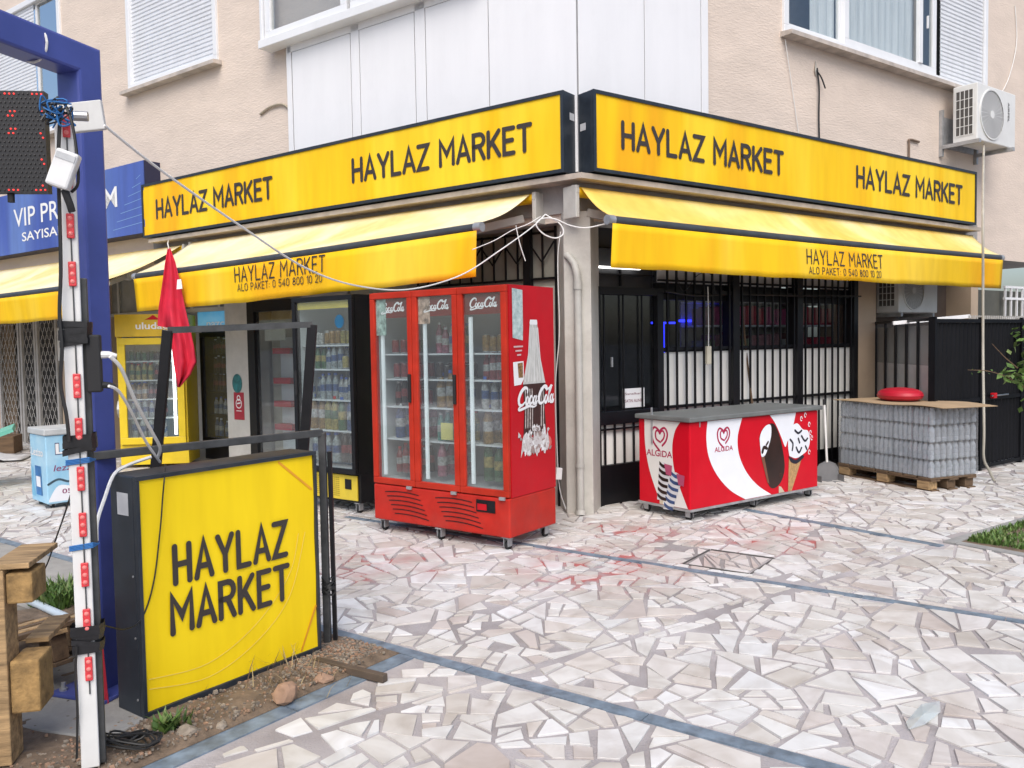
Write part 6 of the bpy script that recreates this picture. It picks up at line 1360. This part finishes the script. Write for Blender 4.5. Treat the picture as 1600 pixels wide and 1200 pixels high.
# ---- left background: blue ice cream freezer, green board, sheet
lm = Matrix.Translation((-4.40, 7.88, 0)) @ Matrix.Rotation(math.atan2(.355, .34), 4, 'Z')    # x along right face
bz = thing('chest_freezer', 'small light blue ice cream freezer behind the white conduit post', 'freezer', lm)
LBL = mat('freezer_blue', (.16, .42, .62), .35, vary=.35, scale=3, col2=(.45, .66, .78)); 
MB().box(0, .58, 0, .45, .05, .70).build('body', LBL, bz, bevel=.01); MB().box(-.015, .6, -.015, .465, .702, .765).build('lid', mat('lid_pale', (.52, .54, .54), .5, dirt=.2), bz, bevel=.012)
NAVY = mat('navy_ink', (.02, .03, .14), .5); CRIM = mat('crimson_ink', (.25, .02, .12), .5)
fonttext('print_lettering', 'LI', .08, .52, .11, -.0025, NAVY, bz, w=.16, off=.03); fonttext('print_lettering', 'LI', .085, .524, .1, -.004, WPR, bz, w=.145, off=.012); fonttext('print_lettering', 'lezzet', .06, .36, .06, -.0025, CRIM, bz, w=.25, shear=.2); fonttext('print_lettering', '0533 09', .13, .14, .045, -.0025, CRIM, bz, w=.3, off=.01)
w_ = MB(); w_.ribbon(s2([(.01, .24), (.1, .28), (.2, .25), (.3, .30), (.4, .26), (.57, .28)], 6), .02, -.002); w_.build('print_wave', mat('print_wave', (.05, .09, .12), .5), bz); w_ = MB(); w_.poly(s2([(.01, .09), (.1, .22), (.25, .2), (.4, .24), (.57, .22)], 5) + [(.57, .07), (.01, .07)], -.0012); w_.build('print_foam', WZ, bz)
endm = Matrix.Translation((-.0015, .45, 0)) @ Matrix.Rotation(-math.pi / 2, 4, 'Z')
q = fonttext('print_lettering', 'Lezizo', .05, .50, .075, -.003, WPR, bz, w=.33, off=.02); q.matrix_local = endm
MB(endm).poly([(.13, .40), (.30, .40), (.32, .12), (.15, .12)], -.002).build('print_carton', mat('print_blue_pack', (.04, .2, .5), .5, vary=.3, scale=12), bz); MB(endm).poly([(.16, .3), (.28, .3), (.29, .2), (.17, .2)], -.004).build('print_carton_label', WZ, bz)
MB(endm).poly(s2([(.02, .40), (.07, .34), (.05, .25), (.1, .16), (.12, .1)], 5) + [(.02, .1)], -.002).build('print_splash', mat('print_cyan', (.2, .52, .75), .5), bz)
for x, y in ((.06, .06), (.5, .06), (.06, .38), (.5, .38)): castor(bz, x, y, .052)
MB().box(-1.6, 0, 0, .7, -.02, .02).build('green_board', mat('mint_board', (.16, .50, .38), .5), M=Matrix.Translation(at(20, 672, 9.0)) @ Matrix.Rotation(.5, 4, 'Z') @ Matrix.Rotation(-.35, 4, 'Y'), label='mint green board tilted at the far left edge', cat='board')
mb = MB(); r = random.Random(3)
V = [(-1.3 + 1.3 * i / 12, .7 * j / 6, .0 + .16 * abs(math.sin(i * .9 + j * .7)) * (1 - i / 13) + .02) for j in range(7) for i in range(13)]
mb.add(V, [(j * 13 + i, j * 13 + i + 1, (j + 1) * 13 + i + 1, (j + 1) * 13 + i) for j in range(6) for i in range(12)]).build('white_sheet', mat('sheet_white', (.60, .60, .60), .6, vary=.15), M=Matrix.Translation(gp(34, 722)) @ Matrix.Rotation(.3, 4, 'Z'), smooth='all', label='crumpled white plastic sheet on the paving under the green board', cat='sheet', solid=.004)
mb = MB(); mb.box(-1.4, -.1, .1, .6, 0, .26); mb.build('dark_crate', WOODD, M=Matrix.Translation(gp(20, 716)) @ Matrix.Rotation(.3, 4, 'Z') @ T(0, .4), label='dark crate holding up the green board at the far left', cat='crate', bevel=.01)
#@@END
